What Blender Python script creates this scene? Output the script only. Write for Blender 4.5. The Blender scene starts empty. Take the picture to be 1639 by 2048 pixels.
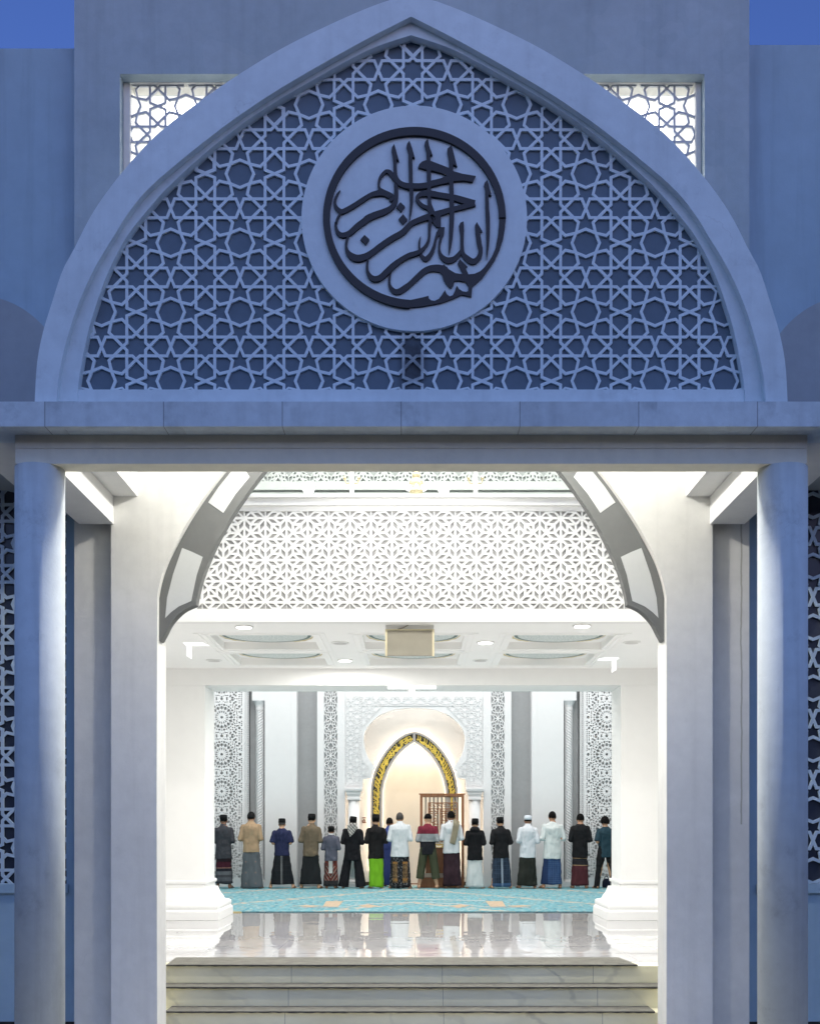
import bpy, bmesh, math, random
from mathutils import Vector, Matrix, noise
from mathutils.geometry import tessellate_polygon
random.seed(7)
scene = bpy.context.scene
COL = scene.collection
F, VX, VY, EYE = 2250.0, 829.0, 1652.0, 1.45      # focal length and horizon of the view, eye height
CX = -0.028                                        # axis of symmetry of the building
PI = math.pi

def at(x, y, d):                                   # point of the photograph at distance d -> metres (X, Z)
    return ((x - VX) * d / F, EYE + (VY - y) * d / F)
def lerp(a, b, t): return a + (b - a) * t

# ------------------------------------------------------------------ materials
MATS = {}
class NT:
    def __init__(s, name):
        s.m = bpy.data.materials.new(name); s.m.use_nodes = True
        s.t = s.m.node_tree; s.b = s.t.nodes['Principled BSDF']
        MATS[name] = s.m
    def n(s, typ, **kw):
        nd = s.t.nodes.new(typ)
        for k, v in kw.items(): setattr(nd, k, v)
        return nd
    def put(s, sock, v):
        if isinstance(v, bpy.types.NodeSocket): s.t.links.new(v, sock)
        elif v is not None:
            if isinstance(v, (tuple, list)) and len(v) == 3 and sock.type == 'RGBA': v = (*v, 1)
            sock.default_value = v
    def math(s, op, a, b=None, c=None, clamp=False):
        nd = s.n('ShaderNodeMath', operation=op, use_clamp=clamp)
        for i, v in enumerate((a, b, c)):
            if v is not None: s.put(nd.inputs[i], v)
        return nd.outputs[0]
    def coord(s, which='Object'):
        if not hasattr(s, '_tc'): s._tc = s.n('ShaderNodeTexCoord')
        return s._tc.outputs[which]
    def xyz(s, v=None):
        nd = s.n('ShaderNodeSeparateXYZ'); s.put(nd.inputs[0], v if v is not None else s.coord())
        return nd.outputs
    def scale(s, v, sc, rot=(0, 0, 0), loc=(0, 0, 0)):
        nd = s.n('ShaderNodeMapping'); s.put(nd.inputs[0], v); nd.inputs['Scale'].default_value = sc
        nd.inputs['Rotation'].default_value = rot; nd.inputs['Location'].default_value = loc
        return nd.outputs[0]
    def noise(s, sc=1.0, detail=4, vec=None, rough=.55, dist=0):
        nd = s.n('ShaderNodeTexNoise'); s.put(nd.inputs['Vector'], vec if vec is not None else s.coord())
        nd.inputs['Scale'].default_value = sc; nd.inputs['Detail'].default_value = detail
        nd.inputs['Roughness'].default_value = rough; nd.inputs['Distortion'].default_value = dist
        return nd.outputs[0]
    def remap(s, v, a, b, c=0., d=1.):
        nd = s.n('ShaderNodeMapRange'); s.put(nd.inputs[0], v)
        for i, q in enumerate((a, b, c, d)): nd.inputs[i + 1].default_value = q
        return nd.outputs[0]
    def mix(s, f, a, b, typ='MIX'):
        nd = s.n('ShaderNodeMix', data_type='RGBA', blend_type=typ)
        s.put(nd.inputs[0], f); s.put(nd.inputs[6], a); s.put(nd.inputs[7], b)
        return nd.outputs[2]
    def bump(s, h, strength=.3, dist=.01, normal=None):
        nd = s.n('ShaderNodeBump'); s.put(nd.inputs['Height'], h)
        nd.inputs['Strength'].default_value = strength; nd.inputs['Distance'].default_value = dist
        if normal is not None: s.put(nd.inputs['Normal'], normal)
        return nd.outputs[0]
    def fin(s, col=None, rough=None, norm=None, **kw):
        if col is not None: s.put(s.b.inputs['Base Color'], col)
        if rough is not None: s.put(s.b.inputs['Roughness'], rough)
        if norm is not None: s.put(s.b.inputs['Normal'], norm)
        for k, v in kw.items(): s.put(s.b.inputs[k.replace('_', ' ')], v)
        return s.m

def plaster(name, col, rough=.72, var=.10, vs=1.3, streak=0., bump=.25, dirt=None, seams=None, spec=.3, grime=0., cracks=0.):
    m = NT(name)
    n1 = m.remap(m.noise(vs, 7), .3, .7, 1 - var, 1.0)
    c = m.mix(1.0, col, n1, 'MULTIPLY')
    c = m.mix(1.0, c, m.remap(m.noise(vs * 9, 5), .35, .65, 1 - var * .5, 1.0), 'MULTIPLY')
    if streak:
        v = m.scale(m.coord(), (7, 7, .35))
        st = m.remap(m.noise(1.0, 5, v), .52, .75, 0, streak)
        c = m.mix(st, c, tuple(q * .45 for q in col))
    if grime:
        g = m.remap(m.noise(3.5, 8, rough=.7), .56, .78, 0, grime)
        c = m.mix(g, c, (.10, .11, .11))
    if seams:
        x = m.xyz()[0]
        f = m.math('FRACT', m.math('DIVIDE', m.math('ADD', x, 50.13), seams))
        ln = m.math('LESS_THAN', f, .008)
        c = m.mix(m.math('MULTIPLY', ln, .55), c, (.05, .055, .06))
        sm = m.math('MULTIPLY', m.math('LESS_THAN', f, .16), m.remap(m.noise(5, 5), .5, .75, 0, .35))
        c = m.mix(sm, c, (.08, .085, .09))
    if cracks:                                     # hairline cracks and patched blotches
        vo = m.n('ShaderNodeTexVoronoi', feature='DISTANCE_TO_EDGE'); vo.inputs['Scale'].default_value = .55
        wv = m.n('ShaderNodeVectorMath', operation='ADD'); nz = m.n('ShaderNodeTexNoise'); nz.inputs['Scale'].default_value = 2.5; nz.inputs['Detail'].default_value = 6
        m.put(nz.inputs['Vector'], m.coord()); m.put(wv.inputs[0], m.coord()); m.put(wv.inputs[1], nz.outputs[1]); m.put(vo.inputs['Vector'], wv.outputs[0])
        ck = m.math('MULTIPLY', m.math('LESS_THAN', vo.outputs[0], .0026), m.remap(m.noise(.8, 2), .56, .66, 0, cracks))
        c = m.mix(ck, c, (.06, .06, .06))
        pt = m.math('MULTIPLY', m.math('GREATER_THAN', m.noise(.9, 3, m.scale(m.coord(), (1, 1, 1), loc=(9, 4, 2))), .60), .03)
        c = m.mix(pt, c, (.95, .96, .97))
    if dirt: c = dirt(m, c)
    h = m.math('ADD', m.noise(45, 6), m.math('MULTIPLY', m.noise(4, 4), 2.0))
    return m.fin(c, rough, m.bump(h, bump, .004), Specular_IOR_Level=spec)

def flat(name, col, rough=.55, var=.06, vs=8, bump=.12, bs=60, **kw):
    m = NT(name)
    c = m.mix(1.0, col, m.remap(m.noise(vs, 5), .3, .7, 1 - var, 1.0), 'MULTIPLY')
    return m.fin(c, rough, m.bump(m.noise(bs, 4), bump, .003), **kw)

def glow(name, col, s):
    m = NT(name); m.fin((.8, .8, .8), .5); m.put(m.b.inputs['Emission Color'], col); m.put(m.b.inputs['Emission Strength'], s)
    return m.m

def cloth(name, col, var=.22, rough=.85, fn=None):
    m = NT(name)
    v = m.scale(m.coord(), (9, 9, 2.2))
    c = col if fn is None else fn(m)
    c = m.mix(1.0, c, m.remap(m.noise(1.6, 5, v), .3, .7, 1 - var, 1.0), 'MULTIPLY')
    h = m.math('ADD', m.noise(1.3, 4, m.scale(m.coord(), (11, 11, 3))), m.math('MULTIPLY', m.noise(260, 2), .05))
    return m.fin(c, rough, m.bump(h, .8, .035), Specular_IOR_Level=.2)

# ------------------------------------------------------------------ objects
def tag(o, label=None, cat=None, group=None, kind=None):
    if label: o['label'] = label
    if cat: o['category'] = cat
    if group: o['group'] = group
    if kind: o['kind'] = kind
    return o
def thing(name, label, cat, loc=(0, 0, 0), group=None, kind=None):
    o = bpy.data.objects.new(name, None); COL.objects.link(o); o.location = loc
    o.empty_display_size = .2
    return tag(o, label, cat, group, kind)
def origin(p):
    v = Vector((0, 0, 0))
    while p is not None: v += p.location; p = p.parent
    return v
def obj(name, bm, mat, parent=None, smooth=False, loc=None, kind=None, label=None):
    """bm holds world coordinates; the object's origin goes to its parent's base (or loc)."""
    base = origin(parent) if parent is not None else Vector(loc or (0, 0, 0))
    me = bpy.data.meshes.new(name)
    if isinstance(bm, bpy.types.Mesh): me = bm
    else:
        if base.length > 0: bmesh.ops.translate(bm, verts=bm.verts, vec=-base)
        bm.normal_update(); bm.to_mesh(me); bm.free()
    for m in (mat if isinstance(mat, (list, tuple)) else [mat]): me.materials.append(m)
    if smooth:
        for p in me.polygons: p.use_smooth = True
    o = bpy.data.objects.new(name, me); COL.objects.link(o)
    if parent is not None: o.parent = parent
    else: o.location = base
    if kind: o['kind'] = kind
    if label: o['label'] = label
    return o
def BM(): return bmesh.new()

def box(bm, x0, x1, y0, y1, z0, z1):
    vs = [bm.verts.new((x, y, z)) for x in (x0, x1) for y in (y0, y1) for z in (z0, z1)]
    for f in ((0, 1, 3, 2), (4, 6, 7, 5), (0, 4, 5, 1), (2, 3, 7, 6), (0, 2, 6, 4), (1, 5, 7, 3)):
        bm.faces.new([vs[i] for i in f])
    return bm
def quad(bm, a, b, c, d):
    bm.faces.new([bm.verts.new(p) for p in (a, b, c, d)])
def prism(bm, pts, y0, y1, back=True):
    """polygon in the XZ plane pushed from y0 (towards the viewer) to y1"""
    A = [bm.verts.new((x, y0, z)) for x, z in pts]; B = [bm.verts.new((x, y1, z)) for x, z in pts]
    tris = tessellate_polygon([[Vector((x, z, 0)) for x, z in pts]])
    for t in tris:
        try:
            bm.faces.new([A[i] for i in t])
            if back: bm.faces.new([B[i] for i in reversed(t)])
        except ValueError: pass
    n = len(pts)
    for i in range(n):
        j = (i + 1) % n
        bm.faces.new((A[i], B[i], B[j], A[j]))
    return bm
def strip(bm, P, Q, y0, y1, closed=False):
    """solid band between two curves in XZ with the same number of points"""
    n = len(P)
    a = [bm.verts.new((x, y0, z)) for x, z in P]; b = [bm.verts.new((x, y0, z)) for x, z in Q]
    c = [bm.verts.new((x, y1, z)) for x, z in P]; d = [bm.verts.new((x, y1, z)) for x, z in Q]
    for i in range(n if closed else n - 1):
        j = (i + 1) % n
        bm.faces.new((a[i], a[j], b[j], b[i])); bm.faces.new((c[j], c[i], d[i], d[j]))
        bm.faces.new((a[j], a[i], c[i], c[j])); bm.faces.new((b[i], b[j], d[j], d[i]))
    if not closed:
        bm.faces.new((a[0], b[0], d[0], c[0])); bm.faces.new((b[-1], a[-1], c[-1], d[-1]))
    return bm
def lathe(bm, cx, cy, prof, n=32, sq=0):
    """profile [(r, z)] turned about a vertical axis; sq>0 makes the plan a square with rounded corners"""
    rings = []
    for r, z in prof:
        ring = []
        for k in range(n):
            a = 2 * PI * k / n
            c, s = math.cos(a), math.sin(a)
            if sq:
                e = 1.0 / max(abs(c), abs(s)) if sq == 1 else (abs(c) ** sq + abs(s) ** sq) ** (-1 / sq)
                ring.append(bm.verts.new((cx + r * c * e, cy + r * s * e, z)))
            else: ring.append(bm.verts.new((cx + r * c, cy + r * s, z)))
        rings.append(ring)
    for A, B in zip(rings, rings[1:]):
        for k in range(n):
            bm.faces.new((A[k], A[(k + 1) % n], B[(k + 1) % n], B[k]))
    bm.faces.new(list(reversed(rings[0]))); bm.faces.new(rings[-1])
    return bm
def square_stack(bm, cx, cy, prof):
    """square-plan moulded pillar: [(half, z)]"""
    rings = []
    for h, z in prof:
        rings.append([bm.verts.new((cx + sx * h, cy + sy * h, z)) for sx, sy in ((-1, -1), (1, -1), (1, 1), (-1, 1))])
    for A, B in zip(rings, rings[1:]):
        for k in range(4): bm.faces.new((A[k], A[(k + 1) % 4], B[(k + 1) % 4], B[k]))
    bm.faces.new(list(reversed(rings[0]))); bm.faces.new(rings[-1])
    return bm
def tube(bm, pts, radii, n=10):
    rings = []
    for i, p in enumerate(pts):
        p = Vector(p)
        a = Vector(pts[max(i - 1, 0)]); b = Vector(pts[min(i + 1, len(pts) - 1)])
        d = (b - a).normalized()
        u = d.orthogonal().normalized() if i == 0 else (rings_u - rings_u.dot(d) * d).normalized()
        rings_u = u
        v = d.cross(u)
        rings.append([bm.verts.new(p + radii[i] * (math.cos(2 * PI * k / n) * u + math.sin(2 * PI * k / n) * v)) for k in range(n)])
    for A, B in zip(rings, rings[1:]):
        for k in range(n): bm.faces.new((A[k], A[(k + 1) % n], B[(k + 1) % n], B[k]))
    bm.faces.new(list(reversed(rings[0]))); bm.faces.new(rings[-1])
    return bm
def ell(bm, c, r, rot=0, u=16, v=10):
    """ellipsoid, rot = tilt about the X axis"""
    M = Matrix.Translation(Vector(c)) @ Matrix.Rotation(rot, 4, 'X') @ Matrix.Diagonal((*r, 1))
    bmesh.ops.create_uvsphere(bm, u_segments=u, v_segments=v, radius=1, matrix=M)
def loft(bm, rings, n=28, pw=2.3, wob=None):
    """horizontal superellipse rings (cx, cy, z, rx, ry)"""
    R = []
    for i, (cx, cy, z, rx, ry) in enumerate(rings):
        ring = []
        for k in range(n):
            a = 2 * PI * k / n
            c, s = math.cos(a), math.sin(a)
            e = (abs(c) ** pw + abs(s) ** pw) ** (-1 / pw)
            w = 1 + (wob(a, i / (len(rings) - 1)) if wob else 0)
            ring.append(bm.verts.new((cx + rx * c * e * w, cy + ry * s * e * w, z)))
        R.append(ring)
    for A, B in zip(R, R[1:]):
        for k in range(n): bm.faces.new((A[k], A[(k + 1) % n], B[(k + 1) % n], B[k]))
    bm.faces.new(list(reversed(R[0]))); bm.faces.new(R[-1])
    return bm
def bevel(bm, w=.01, seg=2):
    es = [e for e in bm.edges if len(e.link_faces) == 2 and e.calc_face_angle(0) > .6]
    bmesh.ops.bevel(bm, geom=es, offset=w, segments=seg, profile=.5, affect='EDGES', clamp_overlap=True)
    return bm
def remesh(bm, voxel, smooth=3, wrinkle=0., wscale=(9, 9, 5), seed=0.):
    me = bpy.data.meshes.new('tmp'); bm.to_mesh(me); bm.free()
    o = bpy.data.objects.new('tmp', me); COL.objects.link(o)
    r = o.modifiers.new('r', 'REMESH'); r.mode = 'VOXEL'; r.voxel_size = voxel
    s = o.modifiers.new('s', 'SMOOTH'); s.factor = .5; s.iterations = smooth
    dg = bpy.context.evaluated_depsgraph_get(); dg.update()
    out = bpy.data.meshes.new_from_object(o.evaluated_get(dg))
    bpy.data.objects.remove(o); bpy.data.meshes.remove(me)
    if wrinkle:
        out.update()
        nor = [v.normal.copy() for v in out.vertices]
        for v, nn in zip(out.vertices, nor):
            p = Vector((v.co.x * wscale[0] + seed, v.co.y * wscale[1], v.co.z * wscale[2]))
            v.co += nn * wrinkle * (noise.noise(p) + .5 * noise.noise(p * 2.1 + Vector((3, 1, 2))))
    return out

# ------------------------------------------------------------------ lattices: faces of a repeating line drawing, each cut back by half a bar
def cell_faces(segs, w=1., h=1.):
    S = []
    for i in (-1, 0, 1):
        for j in (-1, 0, 1):
            S += [((a[0] + i * w, a[1] + j * h), (b[0] + i * w, b[1] + j * h)) for a, b in segs]
    uniq = {}
    for a, b in S:
        k = tuple(sorted(((round(a[0], 4), round(a[1], 4)), (round(b[0], 4), round(b[1], 4)))))
        uniq[k] = (a, b)
    S = [s for s in uniq.values() if max(s[0][0], s[1][0]) > -.6 * w and min(s[0][0], s[1][0]) < 1.6 * w and max(s[0][1], s[1][1]) > -.6 * h and min(s[0][1], s[1][1]) < 1.6 * h]
    cuts = [[0., 1.] for _ in S]
    for i in range(len(S)):
        (ax, ay), (bx, by) = S[i]; rx, ry = bx - ax, by - ay
        for j in range(i + 1, len(S)):
            (cx, cy), (dx, dy) = S[j]
            if max(ax, bx) < min(cx, dx) - 1e-6 or max(cx, dx) < min(ax, bx) - 1e-6 or max(ay, by) < min(cy, dy) - 1e-6 or max(cy, dy) < min(ay, by) - 1e-6: continue
            sx, sy = dx - cx, dy - cy
            den = rx * sy - ry * sx
            if abs(den) < 1e-9: 
                L2 = rx * rx + ry * ry
                if abs((cx - ax) * ry - (cy - ay) * rx) < 1e-6:
                    for q in ((cx, cy), (dx, dy)):
                        t = ((q[0] - ax) * rx + (q[1] - ay) * ry) / L2
                        if 0 < t < 1: cuts[i].append(t)
                    M2 = sx * sx + sy * sy
                    for q in ((ax, ay), (bx, by)):
                        t = ((q[0] - cx) * sx + (q[1] - cy) * sy) / M2
                        if 0 < t < 1: cuts[j].append(t)
                continue
            t = ((cx - ax) * sy - (cy - ay) * sx) / den; u = ((cx - ax) * ry - (cy - ay) * rx) / den
            if -1e-6 <= t <= 1 + 1e-6 and -1e-6 <= u <= 1 + 1e-6: cuts[i].append(min(max(t, 0), 1)); cuts[j].append(min(max(u, 0), 1))
    key = lambda p: (round(p[0], 4), round(p[1], 4))
    adj = {}
    for (a, b), ts in zip(S, cuts):
        ts = sorted(set(ts)); pts = [key((lerp(a[0], b[0], t), lerp(a[1], b[1], t))) for t in ts]
        for p, q in zip(pts, pts[1:]):
            if p != q: adj.setdefault(p, set()).add(q); adj.setdefault(q, set()).add(p)
    order = {p: sorted(q, key=lambda r: math.atan2(r[1] - p[1], r[0] - p[0])) for p, q in adj.items()}
    seen, out = set(), []
    for p in order:
        for q in order[p]:
            if (p, q) in seen: continue
            loop, a, b = [], p, q
            while (a, b) not in seen and len(loop) < 200:
                seen.add((a, b)); loop.append(a)
                o = order[b]; a, b = b, o[(o.index(a) - 1) % len(o)]
            ar = sum(l[0] * m[1] - m[0] * l[1] for l, m in zip(loop, loop[1:] + loop[:1])) / 2
            if 1e-6 < ar < 1.2 * w * h:
                gx = sum(l[0] for l in loop) / len(loop); gy = sum(l[1] for l in loop) / len(loop)
                if -1e-5 <= gx < w - 1e-5 and -1e-5 <= gy < h - 1e-5: out.append(loop)
    return out
def clip_convex(poly, flags, region):
    """Sutherland-Hodgman; flags[i] tells whether edge i -> i+1 lies on the region's border"""
    n = len(region)
    for i in range(n):
        ax, ay = region[i]; bx, by = region[(i + 1) % n]
        side = lambda p: (bx - ax) * (p[1] - ay) - (by - ay) * (p[0] - ax)
        np_, nf = [], []
        m = len(poly)
        if m == 0: return [], []
        for k in range(m):
            p, q, f = poly[k], poly[(k + 1) % m], flags[k]
            sp, sq = side(p), side(q)
            if sp >= 0:
                np_.append(p); nf.append(f)
                if sq < 0:
                    t = sp / (sp - sq); np_.append((lerp(p[0], q[0], t), lerp(p[1], q[1], t))); nf.append(True)
            elif sq >= 0:
                t = sp / (sp - sq); np_.append((lerp(p[0], q[0], t), lerp(p[1], q[1], t))); nf.append(f)
        poly, flags = np_, nf
    P, G = [], []
    for k in range(len(poly)):
        q = poly[(k + 1) % len(poly)]
        if abs(poly[k][0] - q[0]) + abs(poly[k][1] - q[1]) > 1e-5: P.append(poly[k]); G.append(flags[k])
    k = 0
    while k < len(P) and len(P) > 3:               # merge the many short border edges of a curved outline
        if G[k - 1] and G[k]:
            a, c = P[k - 1], P[(k + 1) % len(P)]
            L = math.hypot(c[0] - a[0], c[1] - a[1])
            if L > 1e-6 and abs((c[0] - a[0]) * (P[k][1] - a[1]) - (c[1] - a[1]) * (P[k][0] - a[0])) / L < .006:
                del P[k]; del G[k]; continue
        k += 1
    return P, G
def inset(poly, dist):
    n = len(poly); out = []
    for i in range(n):
        p0, p, p1 = poly[i - 1], poly[i], poly[(i + 1) % n]
        d0, d1 = dist[i - 1], dist[i]
        e0 = Vector((p[0] - p0[0], p[1] - p0[1])).normalized(); e1 = Vector((p1[0] - p[0], p1[1] - p[1])).normalized()
        n0, n1 = Vector((-e0.y, e0.x)), Vector((-e1.y, e1.x))
        den = n0.x * n1.y - n0.y * n1.x
        if abs(den) < 1e-4: q = n0 * max(d0, d1)
        else:
            q = Vector(((d0 * n1.y - d1 * n0.y) / den, (n0.x * d1 - n1.x * d0) / den))
        if q.length > 6 * max(d0, d1, 1e-6): return None
        out.append((p[0] + q.x, p[1] + q.y))
    for i in range(n):
        a, b, c, d = poly[i], poly[(i + 1) % n], out[i], out[(i + 1) % n]
        if (b[0] - a[0]) * (d[0] - c[0]) + (b[1] - a[1]) * (d[1] - c[1]) <= 0: return None
    return out
def lattice(bm, faces, w, h, org, region, half, y0, y1, edge=.4, to3=None, fat=None):
    """fill a convex XZ region (counter-clockwise) with the pattern; org = position of the cell's corner"""
    to3 = to3 or (lambda x, y, z: (x, y, z))
    xs = [p[0] for p in region]; zs = [p[1] for p in region]
    i0, i1 = math.floor((min(xs) - org[0]) / w) - 1, math.ceil((max(xs) - org[0]) / w) + 1
    j0, j1 = math.floor((min(zs) - org[1]) / h) - 1, math.ceil((max(zs) - org[1]) / h) + 1
    for i in range(i0, i1):
        for j in range(j0, j1):
            for f in faces:
                P = [(p[0] + org[0] + i * w, p[1] + org[1] + j * h) for p in f]
                if max(p[0] for p in P) < min(xs) or min(p[0] for p in P) > max(xs) or max(p[1] for p in P) < min(zs) or min(p[1] for p in P) > max(zs): continue
                P, G = clip_convex(P, [False] * len(P), region)
                if len(P) < 3: continue
                Q = None
                for sc_ in (1, .75, .5, .25):
                    Q = inset(P, [half * sc_ * (fat if fat and len(f) != 4 else 1) * (edge if g else 1) for g in G])
                    if Q: break
                if Q is None and not fat:
                    gx, gz = sum(p[0] for p in P) / len(P), sum(p[1] for p in P) / len(P)
                    if max(p[0] for p in P) - min(p[0] for p in P) > 4 * half and max(p[1] for p in P) - min(p[1] for p in P) > 4 * half:
                        Q = [(gx + (p[0] - gx) * .78, gz + (p[1] - gz) * .78) for p in P]
                A = [bm.verts.new(to3(x, y0, z)) for x, z in P]
                if Q is None:
                    bm.faces.new(A); continue
                B = [bm.verts.new(to3(x, y0, z)) for x, z in Q]; C = [bm.verts.new(to3(x, y1, z)) for x, z in Q]
                n = len(P)
                for k in range(n):
                    l = (k + 1) % n
                    bm.faces.new((A[k], A[l], B[l], B[k])); bm.faces.new((B[k], B[l], C[l], C[k]))
    bmesh.ops.remove_doubles(bm, verts=bm.verts, dist=1e-5)
    return bm
def sym4(segs):                                    # full symmetry of the square about the cell's corner (0, 0)
    out = []
    for a, b in segs:
        for s in (1, -1):
            for t in (1, -1):
                for sw in (0, 1):
                    g = lambda p: ((s * p[1], t * p[0]) if sw else (s * p[0], t * p[1]))
                    out.append((g(a), g(b)))
    return out
r2 = .2 / math.sqrt(2)
def _star8():
    q = sym4([((.2, 0), (r2, r2)), ((r2, r2), (.106, .296)), ((.106, .296), (.364, .554)), ((.056, .364), (.446, .364)), ((.056, .364), (0, .5)), ((0, .5), (.056, .636))])
    for ox, oz in ((1, 0), (0, 1), (1, 1)): q += [((a[0] + ox, a[1] + oz), (b[0] + ox, b[1] + oz)) for a, b in q[:6 * 8]]
    return q
STAR8 = cell_faces(_star8())
def kumiko():
    base = [((0, 0), (1, 0)), ((0, 0), (0, 1)), ((1, 0), (1, 1)), ((0, 1), (1, 1)), ((0, 0), (.3, .3)), ((1, 0), (.7, .3)), ((0, 1), (.3, .7)), ((1, 1), (.7, .7)),
            ((.3, .3), (.7, .3)), ((.7, .3), (.7, .7)), ((.7, .7), (.3, .7)), ((.3, .7), (.3, .3)), ((.3, .7), (.7, .3)),
            ((.3, .3), (.6, 0)), ((.7, .7), (1, .4)), ((.3, .7), (0, .4)), ((.3, .7), (.6, 1))]
    S = []
    for mx in (0, 1):
        for mz in (0, 1):
            for a, b in base:
                g = lambda p: ((2 - p[0] if mx else p[0]) , -((2 - p[1]) if mz else p[1]) + 2)
                S.append((g(a), g(b)))
    return S
KUMIKO = cell_faces(kumiko(), 2., 2.)
def petals(w, h):                                  # rosettes of eight thin petals on a centred rectangular grid
    S = []
    for ox, oz in ((0, 0), (w / 2, h / 2)):
        for k in range(8):
            a = PI / 4 * k + PI / 8
            tip = (ox + (.50 if k % 4 in (0, 3) else .50) * w * 1.0 * math.cos(a), oz + .5 * h * 1.0 * math.sin(a))
            for d in (-1, 1):
                b = a + d * PI / 8
                mid = (ox + .25 * w * math.cos(b), oz + .25 * h * math.sin(b))
                S.append((mid, tip)); S.append(((ox, oz), mid))
    return S
def scaled(faces, s): return [[(p[0] * s, p[1] * s) for p in f] for f in faces]
HALL_W, LOBBY_W, PORCH_W, VEST_W = 880, 450, 510, 74; NICHE_W = 9; BLOCKER_H = 13
SUN_EL, SKY_S, SKY_TINT = 0.5, 1.2, (.50, .44, .645); GLOW_C = (4.1, 3.65, 2.6)
# ================================================================== materials of the building
def stain(m, c):                                   # damp stain on the tympanum below the medallion
    x, y, z = m.xyz()
    sx = m.remap(m.math('ABSOLUTE', m.math('SUBTRACT', x, .012)), .05, .13, 1, 0)
    sz = m.math('MULTIPLY', m.remap(z, 5.33, 5.50, .6, 1), m.remap(z, 5.80, 5.98, 1, 0))
    k = m.math('MULTIPLY', m.math('MULTIPLY', sx, sz), m.remap(m.noise(7, 6), .3, .6, .3, 1))
    return m.mix(m.math('MULTIPLY', k, .8), c, (.045, .045, .05))
def crack(m, c):                                   # long greenish crack on the pier beside the right-hand column
    x, y, z = m.xyz()
    wob = m.math('MULTIPLY', m.math('SUBTRACT', m.noise(2.2, 6, m.scale(m.coord(), (0, 0, 1))), .5), .05)
    d = m.math('ABSOLUTE', m.math('SUBTRACT', m.math('ADD', x, wob), 3.125))
    k = m.math('MULTIPLY', m.math('LESS_THAN', d, .008), m.math('GREATER_THAN', z, 2.05))
    return m.mix(m.math('MULTIPLY', k, .5), c, (.13, .14, .07))
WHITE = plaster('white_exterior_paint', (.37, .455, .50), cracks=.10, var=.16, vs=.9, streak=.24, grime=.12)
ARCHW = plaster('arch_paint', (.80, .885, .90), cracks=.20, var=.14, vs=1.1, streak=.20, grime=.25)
FASCIA = plaster('fascia_paint', (.78, .855, .87), var=.20, vs=1.4, streak=.30, seams=.91, grime=.4)
PIER = plaster('pier_paint', (.68, .665, .61), cracks=.08, var=.14, vs=.8, streak=.12, dirt=crack)
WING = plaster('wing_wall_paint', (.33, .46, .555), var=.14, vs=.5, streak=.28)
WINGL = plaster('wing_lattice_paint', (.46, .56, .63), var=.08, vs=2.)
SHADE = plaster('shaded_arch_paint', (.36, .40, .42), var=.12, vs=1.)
BEAMG = plaster('beam_paint', (.84, .79, .64), var=.10, vs=1.2, streak=.12, grime=.15)
LATT = plaster('lattice_paint', (.79, .88, .90), var=.08, vs=2., dirt=stain)
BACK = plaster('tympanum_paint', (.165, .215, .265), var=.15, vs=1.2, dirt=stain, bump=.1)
DARKG = flat('dark_window_glass', (.035, .04, .055), .35, var=.0, bump=0)
BLACK = flat('black_metal_lettering', (.007, .0065, .007), .45, var=.15)
DISC = plaster('medallion_paint', (.80, .885, .90), var=.10, vs=1.6, streak=.12, bump=.35, grime=.12)
INW = plaster('interior_white_paint', (.86, .86, .845), var=.03, vs=.7, bump=.06, rough=.6)
INW2 = plaster('interior_cool_white_paint', (.80, .795, .80), var=.03, vs=.8, bump=.05, rough=.55)
INWARM = plaster('interior_warm_white_paint', (.80, .775, .745), var=.03, vs=.8, bump=.04)
CREAM = plaster('niche_cream_paint', (.87, .83, .76), var=.03, vs=.8, bump=.03)
GREY = plaster('arch_band_grey_paint', (.135, .14, .137), var=.08, vs=2., bump=.1)
PANEL = plaster('arch_inlay_paint', (.56, .575, .565), var=.05, vs=2., bump=.1)
HGREY = plaster('hall_grey_panel', (.43, .435, .445), var=.10, vs=1.5, bump=.05, rough=.5)
SCRB = plaster('screen_backing_grey', (.46, .46, .455), var=.05, vs=2, bump=.05)
GLASSY = plaster('pale_green_gallery_panel', (.40, .435, .42), var=.05, vs=1.5, bump=.03, rough=.35)
TAUPE = flat('taupe_stone_trim', (.42, .39, .37), .5)
GOLDB = flat('black_inscription_ground', (.03, .026, .02), .5)
GOLD = flat('gold_lettering', (.78, .52, .06), .35, var=.25, metal=0) if False else flat('gold_lettering', (.92, .66, .10), .4, var=.25)
BRASS = flat('brass', (.62, .54, .34), .35, Metallic=.5)
WOOD = None
def wood():
    m = NT('teak_wood')
    v = m.scale(m.coord(), (14, 14, 1.1))
    c = m.mix(m.remap(m.noise(1.8, 7, v, dist=.8), .3, .7), (.20, .075, .028), (.36, .15, .062))
    return m.fin(c, .38, m.bump(m.noise(3, 5, v), .2, .003))
WOOD = wood()
def marble():
    m = NT('veined_marble_step')
    v = m.scale(m.coord(), (1, 1, 1.6), rot=(0, .6, 0))
    w = m.n('ShaderNodeTexWave', wave_type='BANDS', bands_direction='X')
    m.put(w.inputs[0], v); w.inputs['Scale'].default_value = .55; w.inputs['Distortion'].default_value = 9; w.inputs['Detail'].default_value = 5; w.inputs['Detail Scale'].default_value = 1.4
    vein = m.remap(w.outputs['Fac'], .0, .05, 1, 0)
    c = m.mix(m.remap(m.noise(1.7, 6), .3, .7), (.78, .73, .50), (.90, .855, .62))
    c = m.mix(m.math('MULTIPLY', vein, m.remap(m.noise(1.1, 4), .45, .75, 0, .32)), c, (.17, .165, .15))
    x = m.xyz()[0]
    f = m.math('FRACT', m.math('DIVIDE', m.math('ADD', x, 32.45), 1.56))
    c = m.mix(m.math('MULTIPLY', m.math('LESS_THAN', f, .0035), .6), c, (.10, .10, .09))
    return m.fin(c, .25)
MARBLE = marble()
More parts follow.
